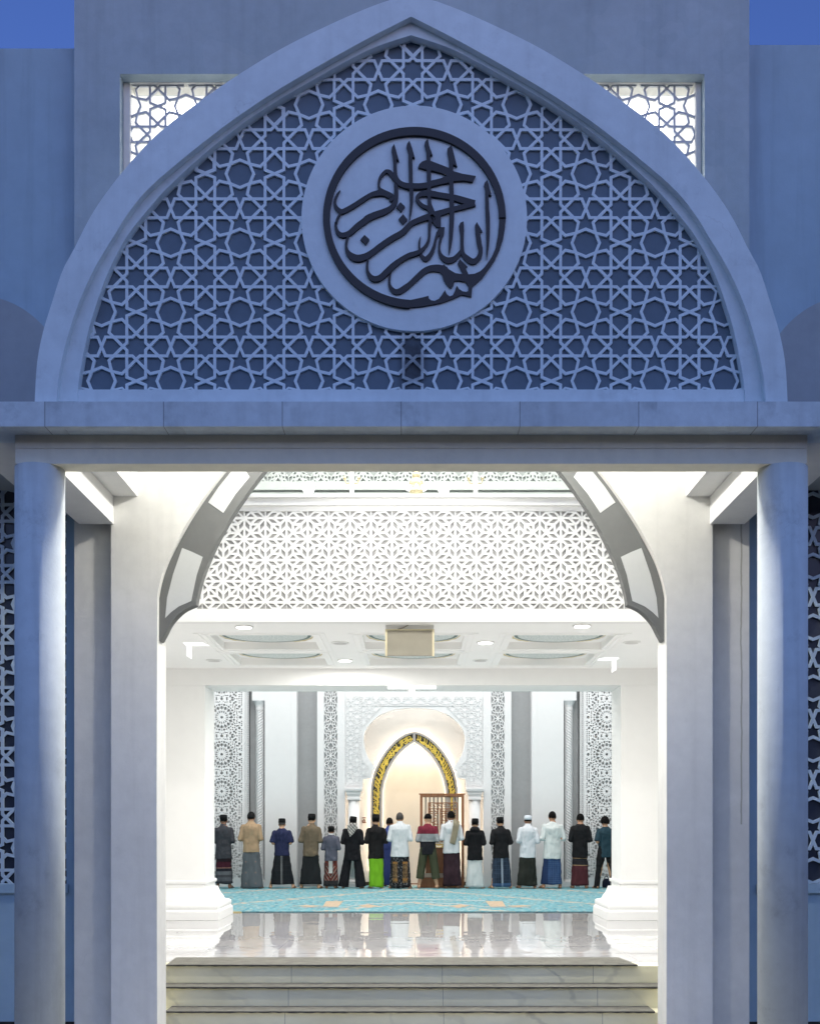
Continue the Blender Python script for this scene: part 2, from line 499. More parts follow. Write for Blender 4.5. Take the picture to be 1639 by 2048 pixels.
def tiles():
    m = NT('polished_grey_floor_tile')
    x, y, z = m.xyz()
    fy = m.math('FRACT', m.math('DIVIDE', y, .8)); fx = m.math('FRACT', m.math('DIVIDE', m.math('ADD', x, 40.), .8))
    iy = m.math('FLOOR', m.math('DIVIDE', y, .8)); ix = m.math('FLOOR', m.math('DIVIDE', m.math('ADD', x, 40.), .8))
    cid = m.n('ShaderNodeCombineXYZ'); m.put(cid.inputs[0], ix); m.put(cid.inputs[1], iy)
    wn = m.n('ShaderNodeTexWhiteNoise'); m.put(wn.inputs[0], cid.outputs[0])
    tone = m.mix(wn.outputs[0], (.40, .395, .41), (.47, .46, .47))
    c = m.mix(m.remap(m.noise(1.6, 6, dist=1.), .35, .7), tone, (.53, .52, .51))
    jy = m.math('LESS_THAN', m.math('MINIMUM', fy, m.math('SUBTRACT', 1, fy)), .006)
    jx = m.math('LESS_THAN', m.math('MINIMUM', fx, m.math('SUBTRACT', 1, fx)), .003)
    c = m.mix(m.math('MAXIMUM', jy, m.math('MULTIPLY', jx, .4)), c, (.12, .115, .11))
    # every tile is very slightly cupped and tilted, so mirror images break at the joints
    px = m.math('SUBTRACT', fx, .5); py = m.math('SUBTRACT', fy, .5)
    cup = m.math('MULTIPLY', m.math('ADD', m.math('MULTIPLY', px, px), m.math('MULTIPLY', py, py)), -.0016)
    tl = m.xyz(wn.outputs[1])
    tilt = m.math('MULTIPLY', m.math('ADD', m.math('MULTIPLY', px, m.math('SUBTRACT', tl[0], .5)), m.math('MULTIPLY', py, m.math('SUBTRACT', tl[1], .5))), .0022)
    h = m.math('ADD', m.math('ADD', cup, tilt), m.math('MULTIPLY', m.noise(2.0, 2), .0004))
    nb = m.n('ShaderNodeBump'); m.put(nb.inputs['Height'], h); nb.inputs['Strength'].default_value = 1; nb.inputs['Distance'].default_value = 1
    return m.fin(c, .022, nb.outputs[0], Specular_IOR_Level=.62)
TILES = tiles()
def carpet():
    m = NT('turquoise_carpet')
    x, y, z = m.xyz()
    v = m.scale(m.coord(), (2.1, 2.1, 1))
    c = m.mix(m.remap(m.noise(3.2, 6, v), .35, .65), (.135, .33, .385), (.21, .43, .475))
    wv = lambda sc, loc: m.scale(m.coord(), (sc, sc * .36, 1), loc=loc)
    fl = m.remap(m.noise(11, 3, wv(1, (0, 0, 0))), .55, .60)
    c = m.mix(m.math('MULTIPLY', fl, .42), c, (.55, .40, .29))
    f2 = m.remap(m.noise(14, 3, wv(1, (5, 3, 0))), .56, .61)
    c = m.mix(m.math('MULTIPLY', f2, .45), c, (.42, .60, .64))
    f3 = m.remap(m.noise(12, 3, wv(1, (15, 8, 0))), .56, .61)
    c = m.mix(m.math('MULTIPLY', f3, .42), c, (.03, .15, .23))
    # trailing diagonal vines
    dg = m.math('ABSOLUTE', m.math('SUBTRACT', m.math('FRACT', m.math('ADD', m.math('MULTIPLY', m.math('ABSOLUTE', x), .33), m.math('MULTIPLY', y, .22))), .5))
    vine = m.math('MULTIPLY', m.math('LESS_THAN', dg, .055), m.remap(m.noise(7, 4), .45, .58))
    c = m.mix(m.math('MULTIPLY', vine, .75), c, (.70, .48, .32))
    return m.fin(c, .95, m.bump(m.noise(160, 3), .6, .01), Specular_IOR_Level=.1)
CARPET = carpet()
MATM = plaster('grey_fibre_mat', (.17, .165, .14), var=.3, vs=9, bump=.9, rough=.95)
MATE = flat('black_mat_edge', (.02, .02, .018), .8)
LAMP = glow('white_lamp_glass', (1, .98, .94), 9.0)
LAMPS = glow('small_white_lamp', (1, .98, .94), 3.2)
UNLIT = flat('unlit_lamp_glass', (.55, .54, .52), .3)

# ================================================================== the place
ground = BM(); quad(ground, (-300, -200, -.585), (300, -200, -.585), (300, 400, -.585), (-300, 400, -.585))
obj('ground', ground, plaster('forecourt_asphalt', (.06, .06, .06), var=.25, vs=.6, streak=0, grime=.3), kind='structure')
pf = BM(); box(pf, -4.2, 4.2, 5.2, 11.065, -.60, -.575); obj('porch_floor', pf, plaster('porch_floor_tile', (.46, .44, .385), var=.08, vs=1.5, rough=.35), kind='structure')

# unseen block added behind the viewer to keep low sky glow off the porch
ob = thing('added_glow_blocker', 'long dark block added out of view to hold low sky glow off the porch', 'building', (0, -24, -.585), None, 'structure')
b = BM(); box(b, -60, 60, -34, -24, -.585, BLOCKER_H); obj('wall', b, plaster('blocker_render', (.07, .07, .075), var=.2, vs=.4), ob)  # bulk of the added glow blocker
b = BM(); box(b, -61, 61, -34.4, -23.5, BLOCKER_H + .002, BLOCKER_H + .4); obj('blocker_top', b, plaster('blocker_top_paint', (.04, .04, .045)), ob)
for k in range(-9, 10):
    b = BM(); box(b, k * 6 - 1, k * 6 + 1, -23.99, -23.93, 1.2, 3.4); obj('window', b, DARKG, ob)  # panes only dress the added blocker

# ---- porch: slab, beams, tray ceiling -------------------------------------------------
DF, DB, DW, DM = 8.63, 8.82, 10.60, 10.68
porch = thing('entrance_porch', 'white entrance porch with deep slab, beams and pointed arch gable filled with star lattice', 'porch', (CX, 9.0, -.585))
b = BM()
box(b, CX - 3.62, CX + 3.62, DF, 9.0, 4.515, 4.706)
bevel(b, .02, 2)
obj('roof_slab', b, FASCIA, porch)
b = BM()
box(b, CX - 3.62, CX - 2.58, 9.0, DM, 4.555, 4.70); box(b, CX + 2.58, CX + 3.62, 9.0, DM, 4.555, 4.70)
box(b, CX - 2.58, CX - 2.50, 9.08, DW, 4.56, 6.15); box(b, CX + 2.50, CX + 2.58, 9.08, DW, 4.56, 6.15)
b2 = BM()
for s in (-1, 1):
    box(b2, CX + s * 2.58, CX + s * 3.62, 9.002, DM, 4.555, 4.70)
    box(b2, *sorted((CX + s * 2.58, CX + s * 2.63)), 9.09, DW, 4.702, 5.95)
box(b2, CX - 2.58, CX + 2.58, 9.022, 9.09, 4.56, 5.95)
box(b2, CX - 2.63, CX + 2.63, 9.022, DW, 5.952, 6.02)
b.free()
PCEIL = plaster('porch_ceiling_paint', (.77, .77, .755), var=.08, vs=1.2, streak=.05); obj('ceiling', b2, PCEIL, porch)
b = BM()
box(b, CX - 3.10, CX + 3.10, DB - .006, 9.02, 4.412, 4.513)
box(b, CX - 3.10, CX + 3.10, DB, 9.018, 4.29, 4.411)
obj('front_beam', b, BEAMG, porch)
for s in (-1, 1):
    b = BM(); box(b, CX + s * 2.805, CX + s * 3.13, 9.022, DW - .002, 4.293, 4.552)
    obj('side_beam', b, PCEIL, porch)
# pointed gable arch, traced as half curves (offset from the axis in metres, height)
def half(pts, d, c=826.5):
    return [((c - x) * d / F, at(x, y, d)[1]) for x, y in pts]
def smooth_curve(P, n=8):
    out = []
    for i in range(len(P) - 1):
        p0, p1, p2, p3 = P[max(i - 1, 0)], P[i], P[i + 1], P[min(i + 2, len(P) - 1)]
        for k in range(n):
            t = k / n
            out.append(tuple(.5 * (2 * p1[a] + (p2[a] - p0[a]) * t + (2 * p0[a] - 5 * p1[a] + 4 * p2[a] - p3[a]) * t * t + (3 * p1[a] - p0[a] - 3 * p2[a] + p3[a]) * t ** 3) for a in range(len(p1))))
    out.append(tuple(P[-1]))
    return out
def resample(P, n):
    L = [0]
    for a, c in zip(P, P[1:]): L.append(L[-1] + math.hypot(c[0] - a[0], c[1] - a[1]))
    out, k = [], 0
    for i in range(n):
        s = L[-1] * i / (n - 1)
        while k < len(L) - 2 and L[k + 1] < s: k += 1
        t = (s - L[k]) / max(L[k + 1] - L[k], 1e-9)
        out.append((lerp(P[k][0], P[k + 1][0], t), lerp(P[k][1], P[k + 1][1], t)))
    return out
def full_arch(H, n, cx=CX):
    H = resample(smooth_curve(H), n)
    return [(cx - x, z) for x, z in H] + [(cx + x, z) for x, z in reversed(H[:-1])]
o_px = [(74.5, 803), (79, 728), (90.5, 666), (109, 605), (130, 541), (153, 498), (185, 435), (220, 382), (270, 320), (330, 259), (415, 195), (485, 147), (575, 93), (675, 44), (760, 8), (826.5, -12)]
i_px = [(118, 803), (124, 745), (139, 678), (164, 602), (197, 531), (231, 475), (260, 428), (300, 379), (360, 326), (425, 274), (480, 233), (555, 183), (650, 127), (740, 77), (826.5, 33)]
l_px = [(160, 803), (163, 760), (179, 676), (197, 612), (222, 544), (258, 475), (300, 421), (345, 371), (440, 286), (540, 214), (665, 141), (750, 97), (826.5, 71)]
NA = 60
AO = full_arch(half(o_px, 8.72), NA); AI = full_arch(half(i_px, 8.72), NA)
AI2 = full_arch(half(i_px, 8.79), NA); AL = full_arch(half(l_px, 8.79), NA)
AL2 = full_arch(half(l_px, 8.85), NA)
gz = 4.708
fixz = lambda P: [(x, max(z, gz)) for x, z in P]
b = BM(); strip(b, fixz(AO), fixz(AI), 8.72, 8.999)
frame = obj('arch_frame', b, ARCHW, porch)
b = BM(); strip(b, [(x * 1.012 - CX * .012, z + .012 if z > 4.8 else z) for x, z in fixz(AI2)], fixz(AL), 8.785, 8.868)
obj('inner_moulding', b, ARCHW, frame)
zl = at(0, 787, 8.85)[1]
reg = [(x, max(z, zl)) for x, z in AL2]
reg = [p for i, p in enumerate(reg) if i in (0, len(reg) - 1) or p[1] > zl + .01]
reg[0] = (reg[0][0], zl); reg[-1] = (reg[-1][0], zl)
reg = [(x * 1.004 - CX * .004, z) for x, z in reg][::-1]          # counter-clockwise seen from the front
def hull(P):
    P = sorted(set(P)); 
    def h(Q):
        o = []
        for p in Q:
            while len(o) > 1 and (o[-1][0] - o[-2][0]) * (p[1] - o[-2][1]) - (o[-1][1] - o[-2][1]) * (p[0] - o[-2][0]) <= 0: o.pop()
            o.append(p)
        return o
    lo, up = h(P), h(P[::-1]); return lo[:-1] + up[:-1]
reg = hull(reg)
P1 = 138.2 * 8.85 / F
oxz = at(341.5, 485.4, 8.85)                        # centre of one octagon
b = BM(); lattice(b, scaled(STAR8, P1), P1, P1, oxz, reg, .0205 * P1, 8.85, 8.868)
obj('star_lattice', b, LATT, porch)
b = BM(); prism(b, [(x, z) for x, z in fixz(AI2)], 8.869, 8.998)
obj('gable_panel', b, BACK, porch)
b = BM(); box(b, CX - 2.78, CX + 2.78, 8.80, 8.868, gz, zl + .012)
obj('gable_sill', b, ARCHW, porch)
# medallion with the calligraphy
mcx, mcz = at(828, 433, 8.80); mr = 226 * 8.80 / F
med = thing('calligraphy_medallion', 'round white plaster medallion with black Arabic calligraphy inside a black ring', 'medallion', (mcx, 8.9, mcz))
b = BM(); prism(b, [(mcx + mr * math.cos(2 * PI * k / 120), mcz + mr * math.sin(2 * PI * k / 120)) for k in range(120)], 8.825, 8.93)
obj('disc', b, DISC, med)
KM = 8.765 / F / 3.278
def mp(x, y): return (at(580 + x / 3.278, 0, 8.765)[0], at(0, 180 + y / 3.278, 8.765)[1])
OFF = {'TL': (196.7, 262.2), 'TR': (786.7, 262.2), 'BL': (196.7, 819.5), 'BR': (786.7, 819.5)}
def m_pts(seq):
    q, out = None, []
    for p in seq:
        if isinstance(p, str): q = OFF[p]; continue
        out.append((q[0] + .4 * p[0], q[1] + .4 * p[1]) + tuple(.4 * w for w in p[2:]))
    return out
script = BM(); depth = [8.798]
def ink_poly(P):
    depth[0] += .0004
    P = [mp(*p) for p in P]
    prism(script, P, depth[0], 8.828, back=False)
def ink(*seq):
    S = smooth_curve(m_pts(seq), 6)
    L, R = [], []
    for i, p in enumerate(S):
        a, c = S[max(i - 1, 0)], S[min(i + 1, len(S) - 1)]
        dx, dy = c[0] - a[0], c[1] - a[1]; l = math.hypot(dx, dy) or 1
        w = max(p[2], 1) / 2
        L.append((p[0] - dy / l * w, p[1] + dx / l * w)); R.append((p[0] + dy / l * w, p[1] - dx / l * w))
    depth[0] += .0004
    strip(script, [mp(*p) for p in L], [mp(*p) for p in R], depth[0], 8.828)
def shape(*seq): ink_poly(m_pts(seq))
ring_o = [(814 + 601 * math.cos(math.radians(a)), 819.5 - 596 * math.sin(math.radians(a))) for a in range(0, 268)]
ring_i = [(814 + 556 * math.cos(math.radians(a)), 819.5 - 543 * math.sin(math.radians(a))) for a in range(0, 268)]
depth[0] += .0004
strip(script, [mp(*p) for p in ring_o], [mp(*p) for p in ring_i], depth[0], 8.828)
shape('TL', (1210, 178), (1172, 245), (1166, 290), (1180, 360), (1192, 440), (1250, 442), (1256, 428), (1290, 464), (1245, 300))
ink('TL', (1218, 380, 62), (1224, 520, 58), (1228, 640, 60), (1242, 740, 72), (1300, 822, 84), (1400, 864, 86), (1520, 874, 88), (1660, 874, 90))
shape('TL', (1462, 130), (1425, 175), (1412, 225), (1440, 320), (1445, 445), (1508, 445), (1510, 390), (1550, 410), (1505, 250))
ink('TL', (1476, 400, 66), (1480, 600, 64), (1487, 850, 62), (1495, 1000, 62), (1490, 1180, 46), (1475, 1330, 30), (1457, 1450, 4))
shape('TR', (287, 95), (243, 148), (234, 190), (262, 300), (270, 470), (332, 470), (330, 350), (365, 364), (310, 210))
ink('TR', (300, 420, 64), (305, 600, 70), (308, 850, 66), (310, 1050, 58), (318, 1160, 60), (350, 1270, 80), (380, 1380, 100), 'BR', (345, 0, 75), (318, 130, 52), (312, 300, 42), (290, 400, 42), (230, 490, 46), (160, 555, 66), (70, 592, 76), (-20, 620, 78), 'BL', (1320, 695, 80), (1200, 785, 92), (1080, 900, 98), (990, 980, 92), (900, 1007, 90), (825, 975, 78), (775, 890, 50), (764, 790, 40), (782, 680, 24))
shape('TR', (680, 200), (612, 255), (606, 300), (632, 430), (640, 600), (706, 600), (705, 512), (770, 552), (725, 380))
ink('TR', (668, 560, 68), (673, 800, 70), (680, 1000, 72), (685, 1300, 76), 'BR', (682, 0, 78), (674, 200, 72), (660, 400, 52), (646, 520, 30), (637, 596, 3))
shape('TR', (1268, 775), (1225, 812), (1213, 850), (1230, 930), (1234, 1060), (1288, 1060), (1288, 1008), (1335, 1028), (1300, 900))
ink('TR', (1260, 1020, 56), (1266, 1250, 64), 'BR', (1275, 0, 68), (1278, 200, 62), (1276, 400, 50), (1266, 560, 30), (1256, 685, 3))
shape('TR', (130, 562), (150, 510), (195, 468), (260, 445), (330, 455), (500, 520), (640, 575), (720, 630), (860, 670), (1077, 705), (1025, 802), (880, 778), (700, 790), (640, 810), (500, 840), (340, 880), (250, 908), (100, 922), (-40, 926), (-40, 828), (150, 825), (270, 812), (350, 780), (500, 745), (605, 698), (500, 650), (350, 612), (260, 597))
ink('TR', (1062, 1150, 92), (900, 1112, 105), (720, 1058, 95), (500, 1020, 90), (300, 988, 96), (190, 998, 82), (118, 1050, 60), (130, 1120, 56), (200, 1190, 60), (290, 1230, 62), (350, 1300, 90))
ink('TR', (1060, 1150, 92), (900, 1202, 76), (720, 1244, 80), (560, 1290, 85), (430, 1330, 96), (300, 1372, 98), (150, 1425, 86), (10, 1492, 82), 'BL', (1350, 235, 90), (1150, 352, 92), (980, 470, 92), (860, 562, 92), (740, 635, 104), (610, 664, 112), (510, 630, 104), (445, 560, 70), (420, 470, 42), (428, 380, 40), (458, 300, 26))
shape('BR', (345, -100), (505, -110), (503, 152), (460, 156), (425, 140), (385, 95), (360, 40))
ink('TL', (1240, 800, 50), (1160, 665, 74), (1090, 622, 56), (1030, 664, 50), (975, 740, 42), (956, 830, 36), (966, 900, 42), (1010, 948, 66), (1100, 1005, 92), (1170, 1050, 84), (1148, 1118, 40))
ink('TL', (1230, 1045, 40), (1120, 1005, 80), (1010, 975, 100), (930, 985, 88), (830, 1012, 72), (700, 1090, 74), (560, 1182, 76), (440, 1250, 76), (350, 1286, 76), (278, 1245, 64), (238, 1170, 48), (240, 1090, 40), (272, 1010, 30), (324, 935, 3))
ink('TL', (335, 1305, 30), (285, 1385, 36), (258, 1470, 40), 'BL', (248, 90, 40), (258, 180, 50), (300, 255, 70), (370, 282, 80), (480, 245, 85), (600, 140, 95), (720, 52, 100), 'TL', (780, 1396, 108), (900, 1342, 104), (1050, 1288, 98), (1160, 1225, 80), (1222, 1140, 74), (1242, 1040, 70), (1242, 900, 66), (1234, 700, 60))
shape('TL', (1315, 1135), (1388, 1205), (1325, 1292), (1245, 1215)); shape('TL', (1357, 1330), (1426, 1415), (1355, 1500), (1283, 1412))
shape('BL', (722, 278), (803, 350), (745, 440), (656, 357))
shape('BR', (1095, 66), (1064, 120), (1072, 240), (1080, 300), (1152, 300), (1152, 228), (1187, 222))
ink('BR', (1112, 240, 74), (1132, 400, 80), (1156, 520, 70), (1142, 620, 76), (1090, 690, 84), (1020, 714, 94), (930, 660, 90), (868, 585, 66), (852, 480, 58), (852, 300, 58), (846, 180, 74), (850, 110, 62))
shape('BR', (877, 54), (822, 78), (800, 132), (815, 210), (885, 210))
ink('BR', (846, 520, 40), (790, 605, 66), (720, 672, 84), (620, 696, 98), (532, 650, 80), (482, 560, 46), (478, 450, 36), (500, 340, 44), (525, 250, 60), (530, 170, 64))
shape('BR', (567, 148), (488, 150), (450, 200), (425, 270), (460, 300), (500, 270), (540, 250))
ink('BR', (460, 230, 56), (418, 350, 40), (390, 470, 50), (336, 595, 68), (256, 672, 80), (192, 630, 56), (165, 570, 40))
ink('BR', (172, 296, 3), (150, 380, 28), (148, 480, 34), (165, 560, 46))
shape('BR', (555, 762), (640, 845), (740, 905), (870, 925), (960, 925), (1060, 915), (1150, 875), (1215, 815), (1275, 735), (1340, 640), (1400, 500), (1440, 300), (1460, 100), (1466, -8), (1574, -8), (1560, 150), (1530, 330), (1470, 520), (1390, 690), (1290, 840), (1180, 990), (1020, 1132), (1005, 1297), (850, 1260), (700, 1330), (500, 1400), (200, 1452), (-20, 1474), (-20, 1352), (200, 1306), (298, 1278), (305, 1318), (340, 1352), (400, 1362), (470, 1330), (530, 1250), (570, 1183), (600, 1250), (650, 1288), (700, 1270), (735, 1200), (765, 1108), (800, 1165), (860, 1205), (920, 1215), (955, 1200), (958, 1130), (910, 1050), (800, 1028), (725, 1035), (712, 1100), (670, 1155), (610, 1112), (550, 1020), (515, 900), (500, 800))
ink('BR', (580, 870, 150), (500, 832, 124), (420, 822, 116), (320, 830, 100), (220, 880, 95), (120, 970, 92), (0, 1082, 86), 'BL', (1400, 1140, 95), (1300, 1203, 95), (1228, 1208, 84), (1168, 1165, 72), (1132, 1085, 44), (1135, 975, 34), (1165, 850, 26))
shape('BR', (815, 674), (780, 750), (870, 930), (960, 930), (914, 830), (920, 808), (942, 796))
obj('calligraphy', script, BLACK, med)
# porch lamp: one globe on a short rod under the tray ceiling
pl = thing('porch_lamp', 'round white globe lamp hanging inside the porch ceiling recess', 'lamp', (CX, 9.42, 5.95))
b = BM(); tube(b, [(CX, 9.42, 5.95), (CX, 9.42, 5.93)], [.02, .02], 8); obj('rod', b, BRASS, pl)
b = BM(); ell(b, (CX, 9.42, 5.86), (.09, .09, .08)); obj('globe', b, LAMP, pl, True)
# round columns
for i, s in enumerate((-1, 1)):
    b = BM(); lathe(b, CX + s * 2.955, 8.965, [(.192, -.585), (.192, 4.29)], 64)
    o = obj('porch_column', b, plaster('column_paint' + 'ab'[i], (.66, .71, .72), cracks=.12, var=.14, vs=1., streak=.34, grime=.34), loc=(CX + s * 2.955, 8.965, -.585), smooth=False)
    for p in o.data.polygons: p.use_smooth = abs(p.normal.z) < .5
    tag(o, ('plain round white column left of the entrance steps, carrying the porch beam', 'plain round white column right of the entrance, scuffed with small dark chips')[i], 'column', 'porch columns')

# ---- facade ---------------------------------------------------------------------------
fac = thing('mosque_facade', 'tall white facade block behind the pointed porch gable, with glowing lattice window', 'building', (CX, DM, -.585))
HX = 3.2
wx0, wz1 = at(240, 148, DM); wx1, _ = at(1408, 148, DM)
b = BM()
box(b, CX - HX, wx0, DM, 11.0, 4.705, 10.2); box(b, wx1, CX + HX, DM, 11.0, 4.705, 10.2)
box(b, wx0, wx1, DM, 11.0, wz1, 10.2)
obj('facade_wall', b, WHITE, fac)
for i, s in enumerate((-1, 1)):
    b = BM(); box(b, CX + s * 2.832, CX + s * HX, DM, 11.0, -.585, 4.554)
    obj('pier', b, PIER, fac)
lx0, lz1 = at(262, 166, 10.83); lx1, _ = at(1389, 166, 10.83)
P2 = 113. * 10.83 / F
b = BM(); lattice(b, scaled(STAR8, P2), P2, P2, at(372, 211.5, 10.83), [(lx0, 6.3), (lx1, 6.3), (lx1, lz1), (lx0, lz1)], .018 * P2, 10.83, 10.85)
win = obj('lattice_window', b, plaster('window_lattice_paint', (.50, .53, .58), bump=.1), fac)
b = BM()
box(b, wx0 + .003, lx0, 10.80, 10.99, 6.0, wz1 - .003); box(b, lx1, wx1 - .003, 10.80, 10.99, 6.0, wz1 - .003); box(b, lx0, lx1, 10.80, 10.99, lz1, wz1 - .003)
obj('window_frame', b, plaster('window_frame_paint', (.74, .73, .68), bump=.1), win)

# wing walls with dark lattice windows, and the arched side canopies
for i, s in enumerate((-1, 1)):
    wg = thing('wing_wall', ('blue-grey wing wall left of the entrance with tall dark star lattice window', 'blue-grey wing wall right of the entrance with tall dark star lattice window')[i], 'wall', (s * 6, 11.0, -.585), 'wing walls', 'structure')
    ix, ox = (at(133.5, 0, 10.9)[0], -6.2) if s < 0 else (3.325, 6.2)
    zb = at(0, 1768, 10.9)[1]
    top = at(0, 97 if s < 0 else 90, 10.9)[1]
    xa, xb = sorted((ix, ox)); edge = CX + s * HX
    b = BM()
    e0, e1 = sorted((edge + s * .004, ix)); box(b, e0, e1, 10.9, 11.2, -.585, 6.0)
    o0, o1 = sorted((ox, s * 12)); box(b, o0, o1, 10.9, 11.2, -.585, 6.0)
    box(b, xa, xb, 10.9, 11.2, -.585, zb)
    box(b, *sorted((edge + s * .004, s * 12)), 10.9, 11.2, 6.0, top)
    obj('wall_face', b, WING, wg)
    b = BM(); P3 = 122. * 10.9 / F
    lattice(b, scaled(STAR8, P3), P3, P3, (-3.78 if s < 0 else 3.86, at(0, 1086 if s < 0 else 1010, 10.9)[1]), [(xa, zb), (xb, zb), (xb, 5.95), (xa, 5.95)], .025 * P3, 10.91, 10.928)
    wd = obj('lattice_window', b, WINGL, wg)
    b = BM(); box(b, xa, xb, 10.94, 11.0, zb, 5.98); obj('pane', b, DARKG, wd)
    b = BM(); box(b, xa - .02, xb + .02, 10.87, 10.899, at(0, 1786, 10.9)[1], zb); obj('sill', b, WING, wd)
    b = BM(); box(b, *sorted((edge + s * .006, s * 12)), 10.885, 10.899, -.585, -.445); obj('skirting', b, BLACK, wg)
    # arched canopy over the side window
    ex = at(-45 if s < 0 else 1703, 0, 10.2)[0]
    pts = [(ex + .86 * math.cos(a), 5.28 + .98 * math.sin(a)) for a in [PI * k / 40 for k in range(41)]]
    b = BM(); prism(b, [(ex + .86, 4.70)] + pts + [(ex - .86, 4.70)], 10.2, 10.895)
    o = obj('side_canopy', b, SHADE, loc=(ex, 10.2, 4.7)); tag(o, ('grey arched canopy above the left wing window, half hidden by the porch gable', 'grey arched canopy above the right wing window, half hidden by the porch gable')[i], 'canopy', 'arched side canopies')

# ---- entrance arch wall ------------------------------------------------------------------
ew = thing('entrance_wall', 'white entrance wall inside the porch with pointed opening and grey banded arch', 'wall', (CX, DW, -.585), None, 'structure')
ow_px = [(313, 2100), (312, 1600), (313, 1191), (320, 1159), (332, 1124), (350, 1086), (376, 1041), (406, 995), (445, 943), (500, 880), (570, 812), (660, 756), (745, 722), (821.5, 706)]
OWH = [((821.5 - x) * DW / F, at(0, y, DW)[1]) for x, y in ow_px]
OWH[0] = (OWH[0][0], -.585)
arc = OWH[:2] + smooth_curve(OWH[2:], 5)
poly = [(CX - x, z) for x, z in arc] + [(CX + x, z) for x, z in reversed(arc[:-1])]
outer = [(CX + 2.83, -.585), (CX + 2.83, 6.148), (CX - 2.83, 6.148), (CX - 2.83, -.585)]
b = BM(); prism(b, poly + outer, DW, 10.98)
obj('wall_face', b, plaster('entrance_wall_paint', (.74, .735, .70), cracks=.08, var=.12, vs=.9, streak=.16, grime=.10), ew)
bd_o = [(320, 1197), (326, 1166), (338, 1129), (357, 1092), (384, 1042), (420, 988), (449, 947), (503, 884), (573, 816), (662, 761), (746, 727), (821.5, 711)]
bd_i = [(390.5, 1209), (396, 1181), (408, 1141), (429, 1092), (455, 1043), (487, 994), (526, 942), (575, 890), (640, 838), (720, 790), (821.5, 752)]
tip = [(321, 1282), (329, 1268), (342, 1244), (365, 1221), (390.5, 1209)]
DBD = 10.68
hb = lambda P: [((821.5 - x) * DBD / F, at(0, y, DBD)[1]) for x, y in P]
OB = smooth_curve(hb(bd_o), 5); IB = smooth_curve(hb(bd_i), 5); TB = smooth_curve(hb(tip), 4)
hp = [(-x, z) for x, z in [(OB[0][0] + .012, TB[0][1])] + [(q[0] + .012, q[1]) for q in OB]]
inn = [(-x, z) for x, z in TB + IB[1:]]
left = hp + list(reversed(inn))
b = BM()
for s in (1, -1): prism(b, [(CX + s * x, z) for x, z in left], DBD, DBD + .12)
band = obj('arch_band', b, GREY, ew)
for P in ([(329, 1236), (333, 1195), (345, 1148), (363, 1096), (383, 1104), (404, 1114), (392, 1150), (381, 1202), (356, 1213), (340, 1225)], [(415, 1005), (436, 974), (462, 942), (490, 942), (498, 954), (470, 988), (445, 1026)]):
    for s in (1, -1):
        Q = [(CX - s * (821.5 - x) * DBD / F, at(0, y, DBD)[1]) for x, y in P]
        b = BM(); prism(b, Q, DBD - .004, DBD + .01); obj('inlay_panel', b, PANEL, band)

# ---- steps and mats ------------------------------------------------------------------
st = thing('entrance_steps', 'three grey veined marble steps leading up into the entrance', 'steps', (CX, 11.4, -.585))
for d0, d1, z in ((11.65, 12.0, -.001), (11.37, 11.648, -.19), (11.07, 11.368, -.385)):
    b = BM(); box(b, CX - 2.9, CX + 2.9, d0, d1, -.585, z); bevel(b, .008, 2)
    obj('step', b, MARBLE, st)
def mat_strip(name, pts, z, lab, edge_y):
    t = thing(name, lab, 'mat', (CX, edge_y, z), 'grey mats laid on the steps')
    b = BM(); P = pts
    A = [b.verts.new((x, y, z + .018)) for x, y in P]; B = [b.verts.new((x, y, z + .003)) for x, y in P]
    b.faces.new(A); n = len(P)
    for i in range(n): b.faces.new((A[i], B[i], B[(i + 1) % n], A[(i + 1) % n]))
    bmesh.ops.recalc_face_normals(b, faces=b.faces); 
    obj('fibre_top', b, MATM, t)
    b = BM(); x0, x1 = min(p[0] for p in P), max(p[0] for p in P)
    N = 90; rnd = random.Random(int(-z * 100) + 3)
    top = [(lerp(x0, x1, k / N), z + .012) for k in range(N + 1)]
    bot = [(x, z + .006 - .006 * rnd.random()) for x, _ in top]
    strip(b, top, bot, edge_y - .012, edge_y - .002)
    obj('worn_edge', b, MATE, t)
yb = 11.62
mat_strip('step_mat', [(at(333, 0, yb)[0], yb), (at(1274, 0, yb)[0], yb), (at(1236, 0, 12.28)[0], 12.28), (at(352, 0, 12.28)[0], 12.28)], 0., 'grey fibre mat on the top step, with slanted ends', yb)
mat_strip('step_mat', [(CX - 2.8, 11.345), (CX + 2.8, 11.345), (CX + 2.8, 11.64), (CX - 2.8, 11.64)], -.19, 'grey fibre mat on the middle step, running its full width', 11.345)
mat_strip('step_mat', [(CX - 2.42, 11.035), (CX + 2.38, 11.035), (CX + 2.38, 11.36), (CX - 2.42, 11.36)], -.385, 'grey fibre mat on the lowest step in view, its ends curling up', 11.035)

# ---- lobby ----------------------------------------------------------------------------
DS = 13.5
b = BM(); quad(b, (-9.5, 12.0, 0), (9.5, 12.0, 0), (9.5, 30, 0), (-9.5, 30, 0)); quad(b, (-9.5, 11.0, -.006), (9.5, 11.0, -.006), (9.5, 12.0, -.006), (-9.5, 12.0, -.006)) if False else None
obj('floor', b, TILES, kind='structure')
b = BM()
for s in (-1, 1):
    box(b, *sorted((s * 5.2, s * 5.4)), 11.25, 18.3, -.5, 6.3)
    box(b, *sorted((s * 3.12, s * 5.4)), 11.25, 16.2, 6.302, 6.5)
    box(b, *sorted((s * 3.12, s * 3.18)), 11.001, 16.0, 6.502, 9.0)
    box(b, *sorted((CX + s * 2.9, s * 5.4)), 11.205, 11.248, -.5, 6.3)
box(b, -5.19, 5.19, 16.0, 16.2, 4.2, 6.3); box(b, -3.18, 3.18, 16.001, 16.2, 6.502, 9.0)
